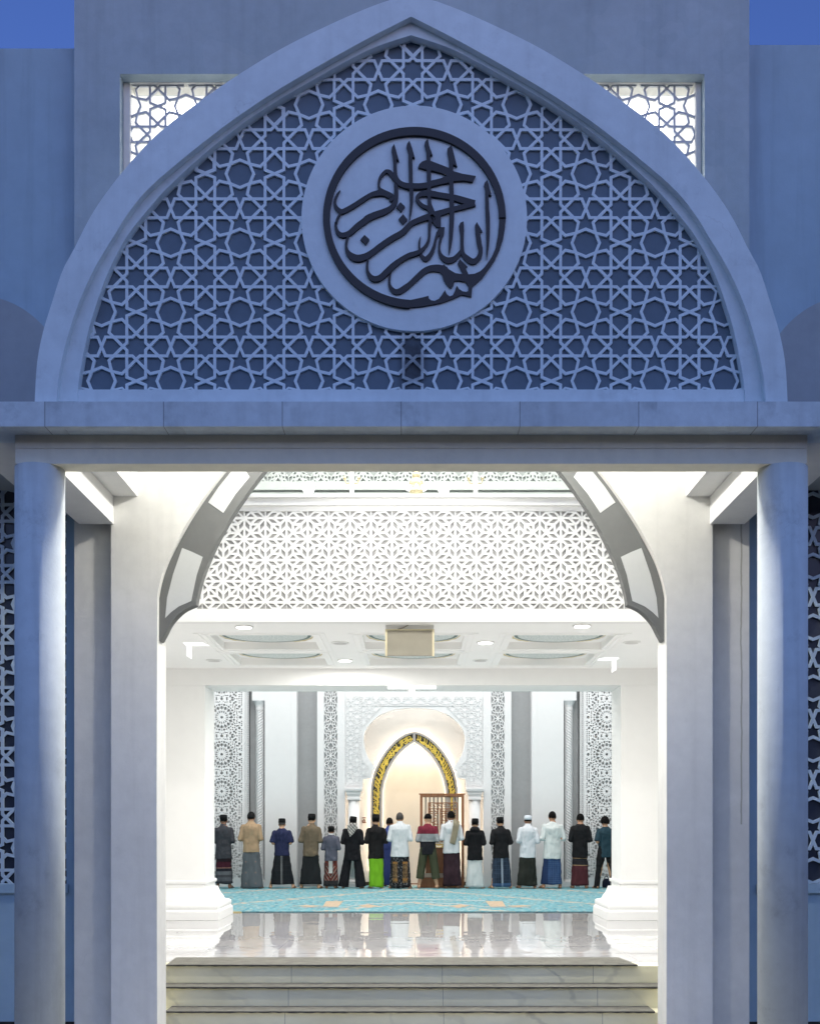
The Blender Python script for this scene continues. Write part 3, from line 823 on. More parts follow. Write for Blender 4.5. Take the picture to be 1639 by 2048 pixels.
obj('lobby_wall', b, INW, kind='structure')
b = BM(); box(b, -3.18, 3.18, 11.001, 16.2, 9.002, 9.2); obj('lobby_ceiling', b, INW, kind='structure')
for y in (12.2, 13.6, 15.0):
    for x in (-2.2, -.75, .75, 2.2):
        b = BM(); box(b, x - .45, x + .45, y - .45, y + .45, 8.96, 9.0)
        tag(obj('ceiling_panel_light', b, glow('panel_light', (1, .985, .95), 4.2) if 'panel_light' not in MATS else MATS['panel_light'], loc=(x, y, 9.0)), 'square white light panel on the high lobby ceiling', 'ceiling light', 'lobby light panels')
# cornice seen through the upper window
b = BM()
for k, (o, z) in enumerate(((.0, 8.75), (.12, 8.84), (.24, 8.92))):
    box(b, -3.11, 3.11, 15.6 - o * 2, 15.99, z, z + .085)
tag(obj('lobby_cornice', b, plaster('cream_cornice', (.80, .76, .64), bump=.05), loc=(0, 15.9, 8.75)), 'stepped cream cornice high inside the lobby behind the upper lattice window', 'cornice')

# gallery screen
gs = thing('gallery_screen', 'white cut-out lattice screen with cornice above the entrance lobby', 'screen', (CX, DS, 3.9))
zs = lambda y, d=DS: at(0, y, d)[1]
P4 = 42.15 * DS / F; so = at(825.8, 0, DS)[0], zs(1036.0)
la, lb = zs(1218), zs(1022)
b = BM(); lattice(b, scaled(KUMIKO, P4), 2 * P4, 2 * P4, (so[0], so[1]), [(-5.19, la), (5.19, la), (5.19, lb), (-5.19, lb)], .057 * P4, DS, DS + .022)
obj('lattice_panel', b, INW, gs)
b = BM(); box(b, -5.19, 5.19, DS + .030, DS + .10, la - .01, lb + .01); obj('backing_panel', b, SCRB, gs)
b = BM(); box(b, -5.19, 5.19, DS - .004, DS + .14, zs(1243.5), la); obj('lower_rail', b, INW, gs)
b = BM()
box(b, -5.19, 5.19, DS - .004, DS + .14, lb, zs(1012)); box(b, -5.19, 5.19, DS - .04, DS + .15, zs(1012), zs(1007))
box(b, -5.19, 5.19, DS - .015, DS + .15, zs(1007), zs(997)); box(b, -5.19, 5.19, DS - .06, DS + .17, zs(997), zs(990.5))
obj('cornice', b, INW, gs)
# gallery wall strip, posts, lamps, chandelier
b = BM(); lattice(b, cell_faces(petals(.30, .34), .30, .34), .30, .34, (.02, 6.30), [(-3.1, 6.32), (3.1, 6.32), (3.1, 6.75), (-3.1, 6.75)], .009, 15.92, 15.935, fat=1.8)
gw = thing('gallery_wall_panel', 'pale green gallery wall with lattice frieze seen above the screen', 'wall panel', (0, 15.95, 4.2), None, 'structure')
obj('frieze_lattice', b, GLASSY, gw)
b = BM(); box(b, -5.18, 5.18, 15.94, 15.99, 4.2, 6.29); box(b, -3.1, 3.1, 15.94, 15.99, 6.291, 8.7); obj('panel_face', b, plaster('gallery_recess', (.27, .295, .285), bump=.03), gw)
b = BM(); box(b, -5.18, 5.18, 15.89, 15.939, 6.20, 6.32); box(b, -5.18, 5.18, 15.89, 15.939, 4.2, 6.16); obj('panel_band', b, GLASSY, gw)
for i, (x, lab) in enumerate(((703.5, 'slim white post on the gallery, left of the gold chandelier'), (950.5, 'slim white post on the gallery, right of the gold chandelier'))):
    px, _ = at(x, 0, 14.6)
    t = thing('gallery_post', lab, 'post', (px, 14.6, 4.2), 'gallery posts')
    b = BM(); box(b, px - .027, px + .027, 14.57, 14.63, 4.2, 6.9); obj('shaft', b, INW, t)
    for s in (-1, 1):
        b = BM()
        for z in (5.94, ): tube(b, [(px + s * .03, 14.6, z - .04), (px + s * .07, 14.58, z - .05), (px + s * .09, 14.58, z)], [.008, .008, .012], 6); ell(b, (px + s * .09, 14.58, z + .02), (.022, .022, .028), u=10, v=6)
        obj('sconce', b, BRASS, t)
for x, lab in ((617, 'clear white globe lamp on the gallery ledge, left one'), (887, 'white globe lamp on the gallery ledge beside the right post')):
    px, pz = at(x, 978, 14.0)
    t = thing('globe_lamp', lab, 'lamp', (px, 14.0, 5.42), 'gallery globe lamps')
    b = BM(); lathe(b, px, 14.0, [(.09, 5.425), (.06, 5.45), (.05, 5.47)], 20); obj('base', b, INW, t, True)
    b = BM(); ell(b, (px, 14.0, pz + .01), (.075, .075, .08)); obj('globe', b, LAMPS, t, True)
cx_, cz_ = at(832, 968, 14.4)
ch = thing('chandelier', 'small gold tiered chandelier hanging over the gallery at the centre', 'chandelier', (cx_, 14.4, cz_))
b = BM(); tube(b, [(cx_, 14.4, 8.99), (cx_, 14.4, cz_ + .1)], [.012, .012], 8); obj('rod', b, BRASS, ch)
b = BM(); lathe(b, cx_, 14.4, [(.02, cz_ + .16), (.055, cz_ + .13), (.05, cz_ + .09), (.04, cz_ + .07), (.085, cz_ + .03), (.09, cz_ - .01), (.06, cz_ - .06), (.09, cz_ - .08), (.09, cz_ - .11), (.05, cz_ - .13)], 24); obj('body', b, BRASS, ch, True)
for k in range(8):
    a = 2 * PI * k / 8
    b = BM(); ell(b, (cx_ + .11 * math.cos(a), 14.4 + .11 * math.sin(a), cz_ - .06), (.02, .02, .03), u=10, v=6); obj('bulb', b, LAMPS, ch, True)

# ---- vestibule with coffered ceiling -----------------------------------------------------
ZC = zs(1243.5)
vc = thing('coffered_ceiling', 'low white coffered ceiling with six round painted medallions', 'ceiling', (CX, 15.5, ZC), None, 'structure')
XS, YS = [(-1.95 + CX), CX + .01, 1.95 + CX], [(14.45, 15.62), (15.98, 17.12)]
b = BM(); XH, YH = .66, 0
xs = [-5.19]
for x in XS: xs += [x - XH, x + XH]
xs.append(5.19)
ys = [DS + .141]
for y0, y1 in YS: ys += [y0, y1]
ys.append(17.5)
for i in range(len(xs) - 1):
    for j in range(len(ys) - 1):
        if i % 2 == 1 and j % 2 == 1: continue
        quad(b, (xs[i], ys[j], ZC), (xs[i + 1], ys[j], ZC), (xs[i + 1], ys[j + 1], ZC), (xs[i], ys[j + 1], ZC))
box(b, -5.19, 5.19, DS + .141, 18.3, ZC + .25, ZC + .3)
CEILW = plaster('ceiling_white_paint', (.93, .93, .915), var=.02, vs=.7, bump=.04); obj('ceiling_face', b, CEILW, vc)
ZR = ZC + .10
def med_mat():
    m = NT('painted_ceiling_medallion')
    v = m.scale(m.coord('Generated'), (1, 1, 0), loc=(-.5, -.5, 0))
    x, y, z = m.xyz(v)
    r = m.math('MULTIPLY', m.math('SQRT', m.math('ADD', m.math('MULTIPLY', x, x), m.math('MULTIPLY', y, y))), 2)
    p = m.remap(m.noise(60, 5, m.coord('Generated')), .42, .6)
    c = m.mix(p, (.40, .47, .47), (.82, .85, .83))
    ring = m.math('LESS_THAN', m.math('ABSOLUTE', m.math('SUBTRACT', r, .95)), .035)
    c = m.mix(ring, c, (.10, .16, .15))
    return m.fin(c, .6)
MEDM = med_mat()
for x in XS:
    for y0, y1 in YS:
        b = BM()
        quad(b, (x - XH, y0, ZR), (x + XH, y0, ZR), (x + XH, y1, ZR), (x - XH, y1, ZR))
        for (ax, ay), (bx, by) in (((x - XH, y0), (x + XH, y0)), ((x + XH, y0), (x + XH, y1)), ((x + XH, y1), (x - XH, y1)), ((x - XH, y1), (x - XH, y0))):
            quad(b, (ax, ay, ZC), (bx, by, ZC), (bx, by, ZR), (ax, ay, ZR))
        cf = obj('coffer', b, CEILW, vc)
        b = BM()
        for o_, h_ in ((.10, .010), (.17, .006)):
            for (u0, u1, v0, v1) in ((x - XH - o_, x + XH + o_, y0 - o_, y0 - o_ + .05), (x - XH - o_, x + XH + o_, y1 + o_ - .05, y1 + o_), (x - XH - o_, x - XH - o_ + .05, y0 - o_ + .051, y1 + o_ - .051), (x + XH + o_ - .05, x + XH + o_, y0 - o_ + .051, y1 + o_ - .051)):
                box(b, u0, u1, v0, v1, ZC - h_, ZC + .002)
        obj('coffer_moulding', b, CEILW, cf)
        yc = (y0 + y1) / 2 - .02; R_ = .60
        b = BM(); vs = [b.verts.new((x + R_ * math.cos(2 * PI * k / 64), yc + R_ * .97 * math.sin(2 * PI * k / 64), ZR - .006)) for k in range(64)]; b.faces.new(vs)
        obj('painted_medallion', b, MEDM, cf)
        b = BM(); rnd = random.Random(5)
        for k in range(64):
            if 6 < k % 16 < 10 or True:
                a0 = 2 * PI * k / 64; w = .015 + .055 * (abs(math.sin(2 * a0)) ** 3) * (.6 + .6 * rnd.random())
                p = [(x + (R_ + .012) * math.cos(a0 + e), yc + (R_ + .012) * .97 * math.sin(a0 + e)) for e in (0, .085)]
                q = [(x + min((R_ + .012 + w), 1) * math.cos(a0 + e), yc + (R_ + .012 + w) * .93 * math.sin(a0 + e)) for e in (.085, 0)]
                b.faces.new([b.verts.new((u, v, ZR - .004)) for u, v in p + q])
        obj('gilt_ornament', b, plaster('gilt_ceiling_paint', (.62, .52, .24), bump=.02), cf)
def downlight(px, py, lit, lab):
    d = (ZC - EYE) * F / (VY - py); x = (px - VX) * d / F
    t = thing('downlight', lab, 'downlight', (x, d, ZC), 'round ceiling downlights')
    b = BM(); lathe(b, x, d, [(.118, ZC - .001), (.118, ZC - .012), (.095, ZC - .016), (.092, ZC - .010)], 28); obj('rim', b, INW, t)
    b = BM(); lathe(b, x, d, [(.088, ZC - .018), (.088, ZC - .0165)], 28); obj('diffuser', b, LAMP if lit else UNLIT, t)
downlight(488, 1253, 1, 'lit round downlight before the left front coffer, close to the screen')
downlight(1163, 1251, 1, 'lit round downlight before the right front coffer, close to the screen')
downlight(970, 1284, 1, 'lit round downlight between the centre and right front coffers')
downlight(690, 1320, 1, 'lit round downlight between the left and centre rear coffers')
downlight(680, 1285, 0, 'unlit round downlight between the left and centre front coffers')
downlight(1262, 1284, 0, 'unlit round downlight beside the right front coffer near the pillar')
downlight(428, 1320, 0, 'unlit round downlight beside the left rear coffer near the pillar')
downlight(960, 1320, 0, 'unlit round downlight between the centre and right rear coffers')
# glowing patches stand in for light falling on the corners over the pillars
for px, py, s, lab in ((392, 1287, -1, 'glowing white patch imitating the lit corner above the left pillar'), (1214, 1317, 1, 'glowing white patch imitating the lit corner above the right pillar')):
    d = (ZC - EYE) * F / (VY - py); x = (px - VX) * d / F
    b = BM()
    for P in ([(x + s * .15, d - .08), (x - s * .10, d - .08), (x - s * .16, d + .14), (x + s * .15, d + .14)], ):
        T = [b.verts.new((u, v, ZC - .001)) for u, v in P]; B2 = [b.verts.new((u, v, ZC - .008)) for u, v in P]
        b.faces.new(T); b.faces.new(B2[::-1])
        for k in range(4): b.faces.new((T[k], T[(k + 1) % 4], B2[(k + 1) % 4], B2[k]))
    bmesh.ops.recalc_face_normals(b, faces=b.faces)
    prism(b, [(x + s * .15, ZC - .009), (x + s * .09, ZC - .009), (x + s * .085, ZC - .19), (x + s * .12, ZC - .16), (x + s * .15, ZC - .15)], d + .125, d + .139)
    tag(obj('lit_corner_patch', b, glow('corner_patch_glow' + 'ab'[s > 0], (1, 1, 1), 1.1), loc=(x, d, ZC)), lab, 'light patch', 'imitated lit corners')
# header beam and the two big pillars
b = BM(); box(b, -5.19, 5.19, 17.5, 18.32, 3.64, ZC + .24)
tag(obj('header_beam', b, INW, loc=(CX, 17.5, 3.64)), 'deep white beam across the hall opening, carried by the two big pillars', 'beam', None, 'structure')
for i, s in enumerate((-1, 1)):
    c = CX + s * (3.235 + .42); cy = 17.935
    t = thing('moulded_pillar', ('thick square white pillar with moulded base left of the hall opening, small scratch on it', 'thick square white pillar with moulded base right of the hall opening, beside the youth in teal')[i], 'pillar', (c, cy, 0), 'moulded hall pillars')
    b = BM(); square_stack(b, c, cy, [(.42, .60), (.42, 3.76)]); bevel(b, .012, 2); obj('shaft', b, INW, t)
    b = BM(); square_stack(b, c, cy, [(.68, .002), (.68, .13), (.67, .14), (.65, .16), (.66, .20), (.655, .235), (.63, .255), (.58, .265), (.56, .275), (.55, .31), (.515, .36), (.49, .42), (.475, .465), (.47, .475), (.425, .48), (.425, .545), (.45, .55), (.455, .575), (.45, .60), (.425, .603)])
    obj('moulded_base', b, INW, t)
b = BM()
for s in (-1, 1): box(b, *sorted((CX + s * 4.08, s * 9.4)), 18.0, 18.3, 0, 8.0)
box(b, -4.08 + CX, 4.08 + CX, 18.0, 18.3, ZC + .31, 8.0)
obj('hall_front_wall', b, INW2, kind='structure')
# hanging board under the ceiling
x0, zt = at(770, 1259, 13.72); x1, zb = at(868, 1312, 13.72)
hb_ = thing('hanging_board', 'beige board in a pale gold frame hung under the ceiling behind the screen', 'board', ((x0 + x1) / 2, 13.75, zt))
b = BM(); box(b, x0 + .025, x1 - .025, 13.712, 13.76, zb + .004, zt - .01); obj('board', b, plaster('beige_board', (.37, .345, .28), var=.08, bump=.05), hb_)
b = BM(); box(b, x0, x0 + .025, 13.70, 13.77, zb, zt); box(b, x1 - .025, x1, 13.70, 13.77, zb, zt); box(b, x0 + .026, x1 - .026, 13.70, 13.77, zt - .012, zt)
obj('frame', b, flat('pale_gold_frame', (.74, .66, .44), .4), hb_)
b = BM(); box(b, x0 + .004, x1 - .004, 13.735, 13.765, zt + .002, at(0, 1247, 13.72)[1] - .006); obj('bracket', b, INW, hb_)
b = BM(); tube(b, [(lerp(x0, x1, .25), 13.728, zt + .004), (lerp(x0, x1, .36), 13.725, zt + .02), (lerp(x0, x1, .47), 13.725, zt + .055), (lerp(x0, x1, .5), 13.725, zt + .072)], [.006] * 4, 6); obj('cable', b, flat('grey_cable', (.33, .31, .25)), hb_)
# batten lamp with two globes under the header beam
x0, z0 = at(775, 1377, 17.62); x1, z1 = at(872, 1369, 17.62); z0, z1 = 3.60, 3.638
t = thing('batten_lamp', 'white batten lamp with two small globes fixed under the header beam', 'lamp', ((x0 + x1) / 2, 17.62, z1))
b = BM(); box(b, x0, x1, 17.6, 17.66, z0, z1); obj('batten', b, glow('batten_glow', (1, 1, 1), 1.3), t)
gx = at(823, 0, 17.62)[0]
for py, r in ((1380.5, .048), (1387, .052)):
    b = BM(); ell(b, (gx, 17.63, at(0, py, 17.63)[1]), (r, r, r * .72)); obj('globe', b, LAMPS, t, True)
# ================================================================== prayer hall
DQ = 26.6
def q(x, y=0, d=DQ): return at(x, y, d)
b = BM()
for s in (-1, 1): box(b, *sorted((s * 9.4, s * 9.6)), 18.3, 29.5, -.1, 8.2)
obj('hall_side_wall', b, INW2, kind='structure')
b = BM(); box(b, -9.6, 9.6, 18.0, 29.5, 8.0, 8.2); obj('hall_ceiling', b, INW, kind='structure')
b = BM(); box(b, -9.6, q(690)[0], 26.9, 27.0, 0, 8.0); box(b, q(968)[0], 9.6, 26.9, 27.0, 0, 8.0)
box(b, q(690)[0], q(968)[0], 26.9, 27.0, q(0, 1376)[1], 8.0)
obj('qibla_wall', b, HGREY, kind='structure')
b = BM(); quad(b, (-9.3, 18.86, .014), (9.3, 18.86, .014), (9.3, 27.18, .014), (-9.3, 27.18, .014))
quad(b, (-9.3, 18.86, .002), (9.3, 18.86, .002), (9.3, 18.86, .014), (-9.3, 18.86, .014))
cp = thing('prayer_carpet', 'turquoise patterned prayer carpet with cream motifs covering the hall floor', 'carpet', (CX, 18.86, 0))
obj('pile', b, CARPET, cp)
b = BM(); box(b, at(484, 0, 18.84)[0], 9.3, 18.835, 18.858, .002, .017); obj('edge_binding', b, flat('dark_teal_binding', (.02, .10, .13), .9), cp)
b = BM(); box(b, -9.3, at(483, 0, 18.84)[0], 18.835, 18.858, .002, .017); obj('edge_trim', b, flat('brass_edge_trim', (.55, .42, .14), .45), cp)
def floor_pt(x, y): d = EYE * F / (y - VY); return ((x - VX) * d / F, d)
TAN = cloth('tan_carpet_motif', (.60, .46, .33)); CRM = cloth('white_carpet_line', (.78, .80, .78))
for s in (0, 1):
    for P in ([(645, 1815), (676, 1815.5), (686, 1804), (652, 1804)], [(592, 1814), (622, 1816), (645, 1813.5), (610, 1812)], [(716, 1813.5), (740, 1817), (757, 1813.5), (735, 1810.5)]):
        V = [floor_pt(1656 - x if s else x, y) for x, y in P]
        if s: V = V[::-1]
        b = BM(); f = b.faces.new([b.verts.new((x, y, .018)) for x, y in V]); f.normal_update()
        if f.normal.z < 0: f.normal_flip()
        obj('tan_motif', b, TAN, cp)
def cline(P, w=.05):
    Q = [floor_pt(*p) for p in P]; b = BM()
    A = [b.verts.new((x, y - w, .0185)) for x, y in Q]; B = [b.verts.new((x, y + w, .0185)) for x, y in Q]
    for i in range(len(Q) - 1): b.faces.new((A[i], A[i + 1], B[i + 1], B[i]))
    obj('white_line', b, CRM, cp)
cline([(686, 1803.3), (828, 1800.2), (970, 1803.3)]); cline([(690, 1815.5), (735, 1810), (828, 1806.3), (921, 1810), (966, 1815.5)], .045)
cline([(600, 1816.6), (690, 1816.2)], .035); cline([(966, 1816.2), (1056, 1816.6)], .035); cline([(770, 1795), (886, 1795)], .03)

# pilasters, screens and twisted columns, mirrored about the niche
RC = -.012                                          # axis of the niche wall
def mx(x): return (828 - x) * DQ / F
def rosette_holes():
    H = []
    def circ(x, y, r, n=10, a0=0): H.append([(x + r * math.cos(a0 + 2 * PI * k / n), y + r * math.sin(a0 + 2 * PI * k / n)) for k in range(n)])
    circ(0, 0, 2.7, 14)
    for k in range(16):
        a = 2 * PI * k / 16
        R = lambda u, v: (u * math.cos(a) - v * math.sin(a), u * math.sin(a) + v * math.cos(a))
        H.append([R(7.5, 0), R(14, -2.0), R(12.3, 0), R(14, 2.0)])
        H.append([R(14.6, 0), R(18.5, -2.7), R(21.2, -2.3), R(22.8, 0), R(21.2, 2.3), R(18.5, 2.7)])
        a += PI / 16
        H.append([R(17, 0), R(21, -.75), R(22.5, 0), R(21, .75)])
        c = R(25.2, 0); circ(c[0], c[1], 2.2, 8)
        c = (25.6 * math.cos(a + PI / 16), 25.6 * math.sin(a + PI / 16)); circ(c[0], c[1], 1.5, 6)
    for k in range(8):
        a = PI / 4 * k + PI / 8
    circ(37, 0, 2.9, 12); circ(0, 37, 2.9, 12)
    for s in (1, -1):
        for t in (1, -1):
            for sw in (0, 1):
                g = lambda x, y: (s * y, t * x) if sw else (s * x, t * y)
                for x, y, r in ((21.5, 35.2, 2.7), (10.5, 35.6, 1.8), (31, 31, 0), (6.5, 30, 1.1), (12, 30.5, 1.1), (17.5, 30.2, 1.7), (28.5, 24.5, 2.2), (33, 17, 1.6), (30.5, 9, 1.3), (31.5, 3.5, 1.0)):
                    if r: x2, y2 = g(x, y); circ(x2, y2, r, 8)
            circ(s * 28, t * 30.8, 2.0, 8)
    cen = [(sum(p[0] for p in h) / len(h), sum(p[1] for p in h) / len(h)) for h in H]
    rad = [max(math.hypot(p[0] - c[0], p[1] - c[1]) for p in h) for h, c in zip(H, cen)]
    for i in range(-10, 11):
        for j in range(-9, 10):
            x, y = i * 4.4, j * 4.11
            if math.hypot(x, y) > 29 and all(math.hypot(x - c[0], y - c[1]) > r + 2.1 for c, r in zip(cen, rad)): circ(x, y, 1.45, 6)
    return H
def curve_panel(name, outer, holes, y0, y1, mat, parent):
    cu = bpy.data.curves.new('tmp', 'CURVE'); cu.dimensions = '2D'; cu.fill_mode = 'BOTH'; cu.extrude = (y1 - y0) / 2
    for P in [outer] + holes:
        sp = cu.splines.new('POLY'); sp.points.add(len(P) - 1); sp.use_cyclic_u = True
        for p, (x, z) in zip(sp.points, P): p.co = (x, z, 0, 1)
    o = bpy.data.objects.new('tmp', cu); COL.objects.link(o)
    dg = bpy.context.evaluated_depsgraph_get(); dg.update()
    me = bpy.data.meshes.new_from_object(o.evaluated_get(dg)); bpy.data.objects.remove(o)
    base = origin(parent)
    for v in me.vertices:
        x, z, e = v.co; v.co = (x - base.x, (y0 + y1) / 2 - e - base.y, z - base.z)
    bm = bmesh.new(); bm.from_mesh(me); bmesh.ops.recalc_face_normals(bm, faces=bm.faces); bm.to_mesh(me); bm.free()
    return obj(name, me, mat, parent)
u = DQ / F
PETAL = cell_faces(petals(.302, .437), .302, .437)
for i, s in enumerate((-1, 1)):
    side = ('left', 'right')[i]
    X = lambda x: RC + s * mx(x)
    # rosette screen
    x0, x1 = sorted((X(490), X(397)))
    t = thing('rosette_screen', ('white pierced screen of round rosettes beside the left hall pillar', 'white pierced screen of round rosettes beside the right hall pillar')[i], 'screen', ((x0 + x1) / 2, DQ, 0), 'rosette screens')
    holes = []; H0 = rosette_holes(); sc = u
    for r in range(8):
        cz = q(0, 1434.5 + 74.2 * r - 74.2 * 2)[1]
        for h in H0:
            P = [(X(443.5) - s * px * sc, cz + pz * sc) for px, pz in h]
            gx = sum(p[0] for p in P) / len(P); gz2 = sum(p[1] for p in P) / len(P)
            if abs(gz2 - cz) > 37.05 * sc or (gz2 - cz) < -36.95 * sc: continue
            if min(p[0] for p in P) < x0 + .02 or max(p[0] for p in P) > x1 - .02 or min(p[1] for p in P) < .2 or max(p[1] for p in P) > 5.6: continue
            holes.append(P)
    # mirror the column of holes sideways past the half period
    b = BM(); box(b, x0, x1, DQ + .07, DQ + .10, .0, 5.7); obj('backing_panel', b, plaster('pierced_backing_' + side, (.60, .605, .61), bump=.03), t)
    curve_panel('pierced_panel', [(x0, .0), (x1, .0), (x1, 5.7), (x0, 5.7)], holes, DQ, DQ + .04, INW2, t)
    e0, e1 = sorted((X(497.5), X(490.3)))
    b = BM(); lattice(b, cell_faces([((0, 0), (1, 1)), ((1, 0), (0, 1))]), 1, 1, (0, 0), [(0, 0), (1, 0), (1, 1), (0, 1)], .01, 0, 1); b.free()
    b = BM(); m_ = .043; fc = scaled(cell_faces([((0, 0), (1, 1)), ((1, 0), (0, 1))]), m_)
    lattice(b, fc, m_, m_, (e0, 0), [(e0, 0.0), (e1, 0.0), (e1, 5.7), (e0, 5.7)], .0075, DQ - .01, DQ + .05); obj('border', b, INW2, t)
    b = BM(); box(b, *sorted((X(498), X(529.5))), 26.84, 26.895, .015, 6.4); tag(obj('recess_panel', b, plaster('recess_grey_' + side, (.58, .585, .595), bump=.03), loc=(X(514), 26.87, 0)), ('grey panel behind the spiral column left of the niche', 'grey panel behind the spiral column right of the niche')[i], 'panel', 'recess panels', 'structure')
    # twisted column
    cxx = X(518.5)
    tc = thing('twisted_column', ('white spiral-fluted column in a grey recess, left of the prayer niche', 'white spiral-fluted column in a grey recess, right of the prayer niche')[i], 'column', (cxx, 26.72, 0), 'spiral columns')
    b = BM(); n, L = 36, 620; rings = []
    for j in range(L + 1):
        z = .18 + (4.20 - .18) * j / L
        rings.append([b.verts.new((cxx + (.076 + .028 * abs(math.sin(z * PI / .066 + s * 3.0 * th))) * math.cos(th), 26.72 + (.076 + .028 * abs(math.sin(z * PI / .066 + s * 3.0 * th))) * math.sin(th), z)) for th in [2 * PI * k / n for k in range(n)]])
    for A, B in zip(rings, rings[1:]):
        for k in range(n): b.faces.new((A[k], A[(k + 1) % n], B[(k + 1) % n], B[k]))
    obj('fluted_shaft', b, INW2, tc, True)
    b = BM(); lathe(b, cxx, 26.72, [(.105, 4.20), (.105, 4.24), (.10, 4.26), (.115, 4.32), (.16, 4.40), (.165, 4.41)], 24); box(b, cxx - .165, cxx + .165, 26.56, 26.88, 4.412, 5.0)
    obj('capital', b, INW2, tc)
    b = BM(); box(b, cxx - .15, cxx + .15, 26.57, 26.87, .016, .12); lathe(b, cxx, 26.72, [(.135, .121), (.14, .14), (.115, .165), (.11, .19)], 24); obj('plinth', b, INW2, tc)
    # smooth pilaster and starred pilaster
    b = BM(); x0, x1 = sorted((X(530), X(593.5))); box(b, x0, x1, 26.55, 26.899, .015, 6.5); bevel(b, .012, 1)
    d0 = .12 if s < 0 else .12
    box(b, *sorted((X(583), X(583.8))), 26.545, 26.5499, .3, 6.4)
    tag(obj('smooth_pilaster', b, INW2, loc=((x0 + x1) / 2, 26.7, 0)), ('plain white pilaster left of the prayer niche, behind the man in navy', 'plain white pilaster right of the prayer niche, behind the large man in white')[i], 'pilaster', 'plain pilasters')
    x0, x1 = sorted((X(634.5), X(690)))
    t = thing('starred_pilaster', ('white pilaster with a strip of petal stars, left of the prayer niche behind the boy', 'white pilaster with a strip of petal stars, right of the prayer niche')[i], 'pilaster', ((x0 + x1) / 2, 26.6, 0), 'starred pilasters')
    s0, s1 = sorted((X(647.8), X(675)))
    b = BM(); box(b, x0, s0, 26.56, 26.899, .015, 6.5); box(b, s1, x1, 26.56, 26.899, .015, 6.5); box(b, s0, s1, 26.61, 26.899, .015, 6.5)
    obj('pilaster_face', b, [INW2], t)
    b = BM(); box(b, s0, s1, 26.595, 26.609, .1, 6.5); obj('strip_backing', b, HGREY, t)
    b = BM(); lattice(b, PETAL, .302, .437, ((s0 + s1) / 2, q(0, 1400)[1]), [(s0, .05), (s1, .05), (s1, 6.4), (s0, 6.4)], .006, 26.56, 26.585, fat=1.6)
    obj('star_strip', b, INW2, t)
# --- the niche
mi = thing('mihrab', 'white lace-carved horseshoe arch around a gold-lettered pointed prayer niche', 'prayer niche', (RC, 26.6, 0))
def Q2(P, d=DQ): return [at(x, y, d) for x, y in P]
hs = [(724.5, 1577), (726, 1558), (743, 1556), (744, 1541), (751, 1536)]
curve = [(751, 1536), (739, 1520), (730, 1500), (727, 1477), (731, 1460), (742, 1445), (760, 1430), (785, 1420.5), (810, 1416.8), (828, 1416)]
C2 = smooth_curve(curve, 4)
left = hs + C2[1:]
right = [(1656 - x, y) for x, y in reversed(left[:-1])]
b = BM(); prism(b, Q2([(689, 1577), (689, 1330), (967, 1330), (967, 1577)][::-1] + left + right), 26.60, 26.72)
obj('horseshoe_arch', b, INW2, mi)
b = BM(); FL = cell_faces(petals(.30, .34), .30, .34)
for P in ([(693, 1572), (723, 1572), (723, 1393), (693, 1393)], [(723.2, 1412), (932.8, 1412), (932.8, 1393), (723.2, 1393)], [(933, 1572), (963, 1572), (963, 1393), (933, 1393)],
          [(723.2, 1455), (764, 1412.2), (723.2, 1412.2)], [(932.8, 1455), (932.8, 1412.2), (892, 1412.2)], [(723.2, 1552), (738, 1552), (738, 1534), (723.2, 1518)], [(932.8, 1552), (932.8, 1518), (918, 1534), (918, 1552)]):
    lattice(b, FL, .30, .34, q(828, 1402), Q2(P), .008, 26.584, 26.598, fat=1.25)
obj('lace_carving', b, INW2, mi)
for s in (-1, 1):
    c = RC + s * mx(707.5)
    b = BM(); lathe(b, c, 26.62, [(.135, .20), (.135, 2.06)], 32)
    o = obj('niche_column', b, INW2, mi)
    for p in o.data.polygons: p.use_smooth = abs(p.normal.z) < .5
    b = BM(); square_stack(b, c, 26.62, [(.14, 2.06), (.155, 2.07), (.155, 2.11), (.14, 2.115), (.14, 2.15), (.165, 2.20), (.17, 2.24), (.195, 2.27), (.205, 2.31), (.205, 2.335)]); obj('capital', b, INW2, o)
    b = BM(); square_stack(b, c, 26.62, [(.20, .016), (.20, .09), (.175, .10), (.185, .13), (.175, .155), (.145, .17), (.14, .20)]); obj('base', b, INW2, o)
bo = [(741, 1785), (741, 1600), (742, 1574), (746, 1552), (753, 1533), (763, 1514), (776, 1496), (792, 1480), (810, 1468.5), (828, 1463.5)]
bi = [(764, 1785), (764, 1600), (766, 1575), (771.5, 1553), (781, 1532), (794, 1512), (809, 1497), (828, 1484)]
DBn = 27.0
def niche_half(P, d, n=50): return resample(smooth_curve([((828 - x) * d / F, max(at(x, y, d)[1], .015)) for x, y in P], 6), n)
def fullh(H): return [(RC - x, z) for x, z in H] + [(RC + x, z) for x, z in reversed(H[:-1])]
HO, HI = niche_half(bo, DBn), niche_half(bi, DBn)
OO, II = fullh(HO), fullh(HI)
mixc = lambda A, B, t: [(lerp(a[0], c[0], t), lerp(a[1], c[1], t)) for a, c in zip(A, B)]
b = BM(); strip(b, mixc(OO, II, .18), mixc(OO, II, .80), 27.0, 27.06); bandm = obj('inscription_band', b, GOLDB, mi)
b = BM(); strip(b, OO, mixc(OO, II, .18), 26.97, 27.06); strip(b, mixc(OO, II, .80), II, 26.97, 27.06)
ax, az = OO[len(OO) // 2]; bx_, bz = II[len(II) // 2]
box(b, RC - .03, RC + .03, 26.966, 26.999, bz, az - .03)
obj('stone_border', b, TAUPE, bandm)
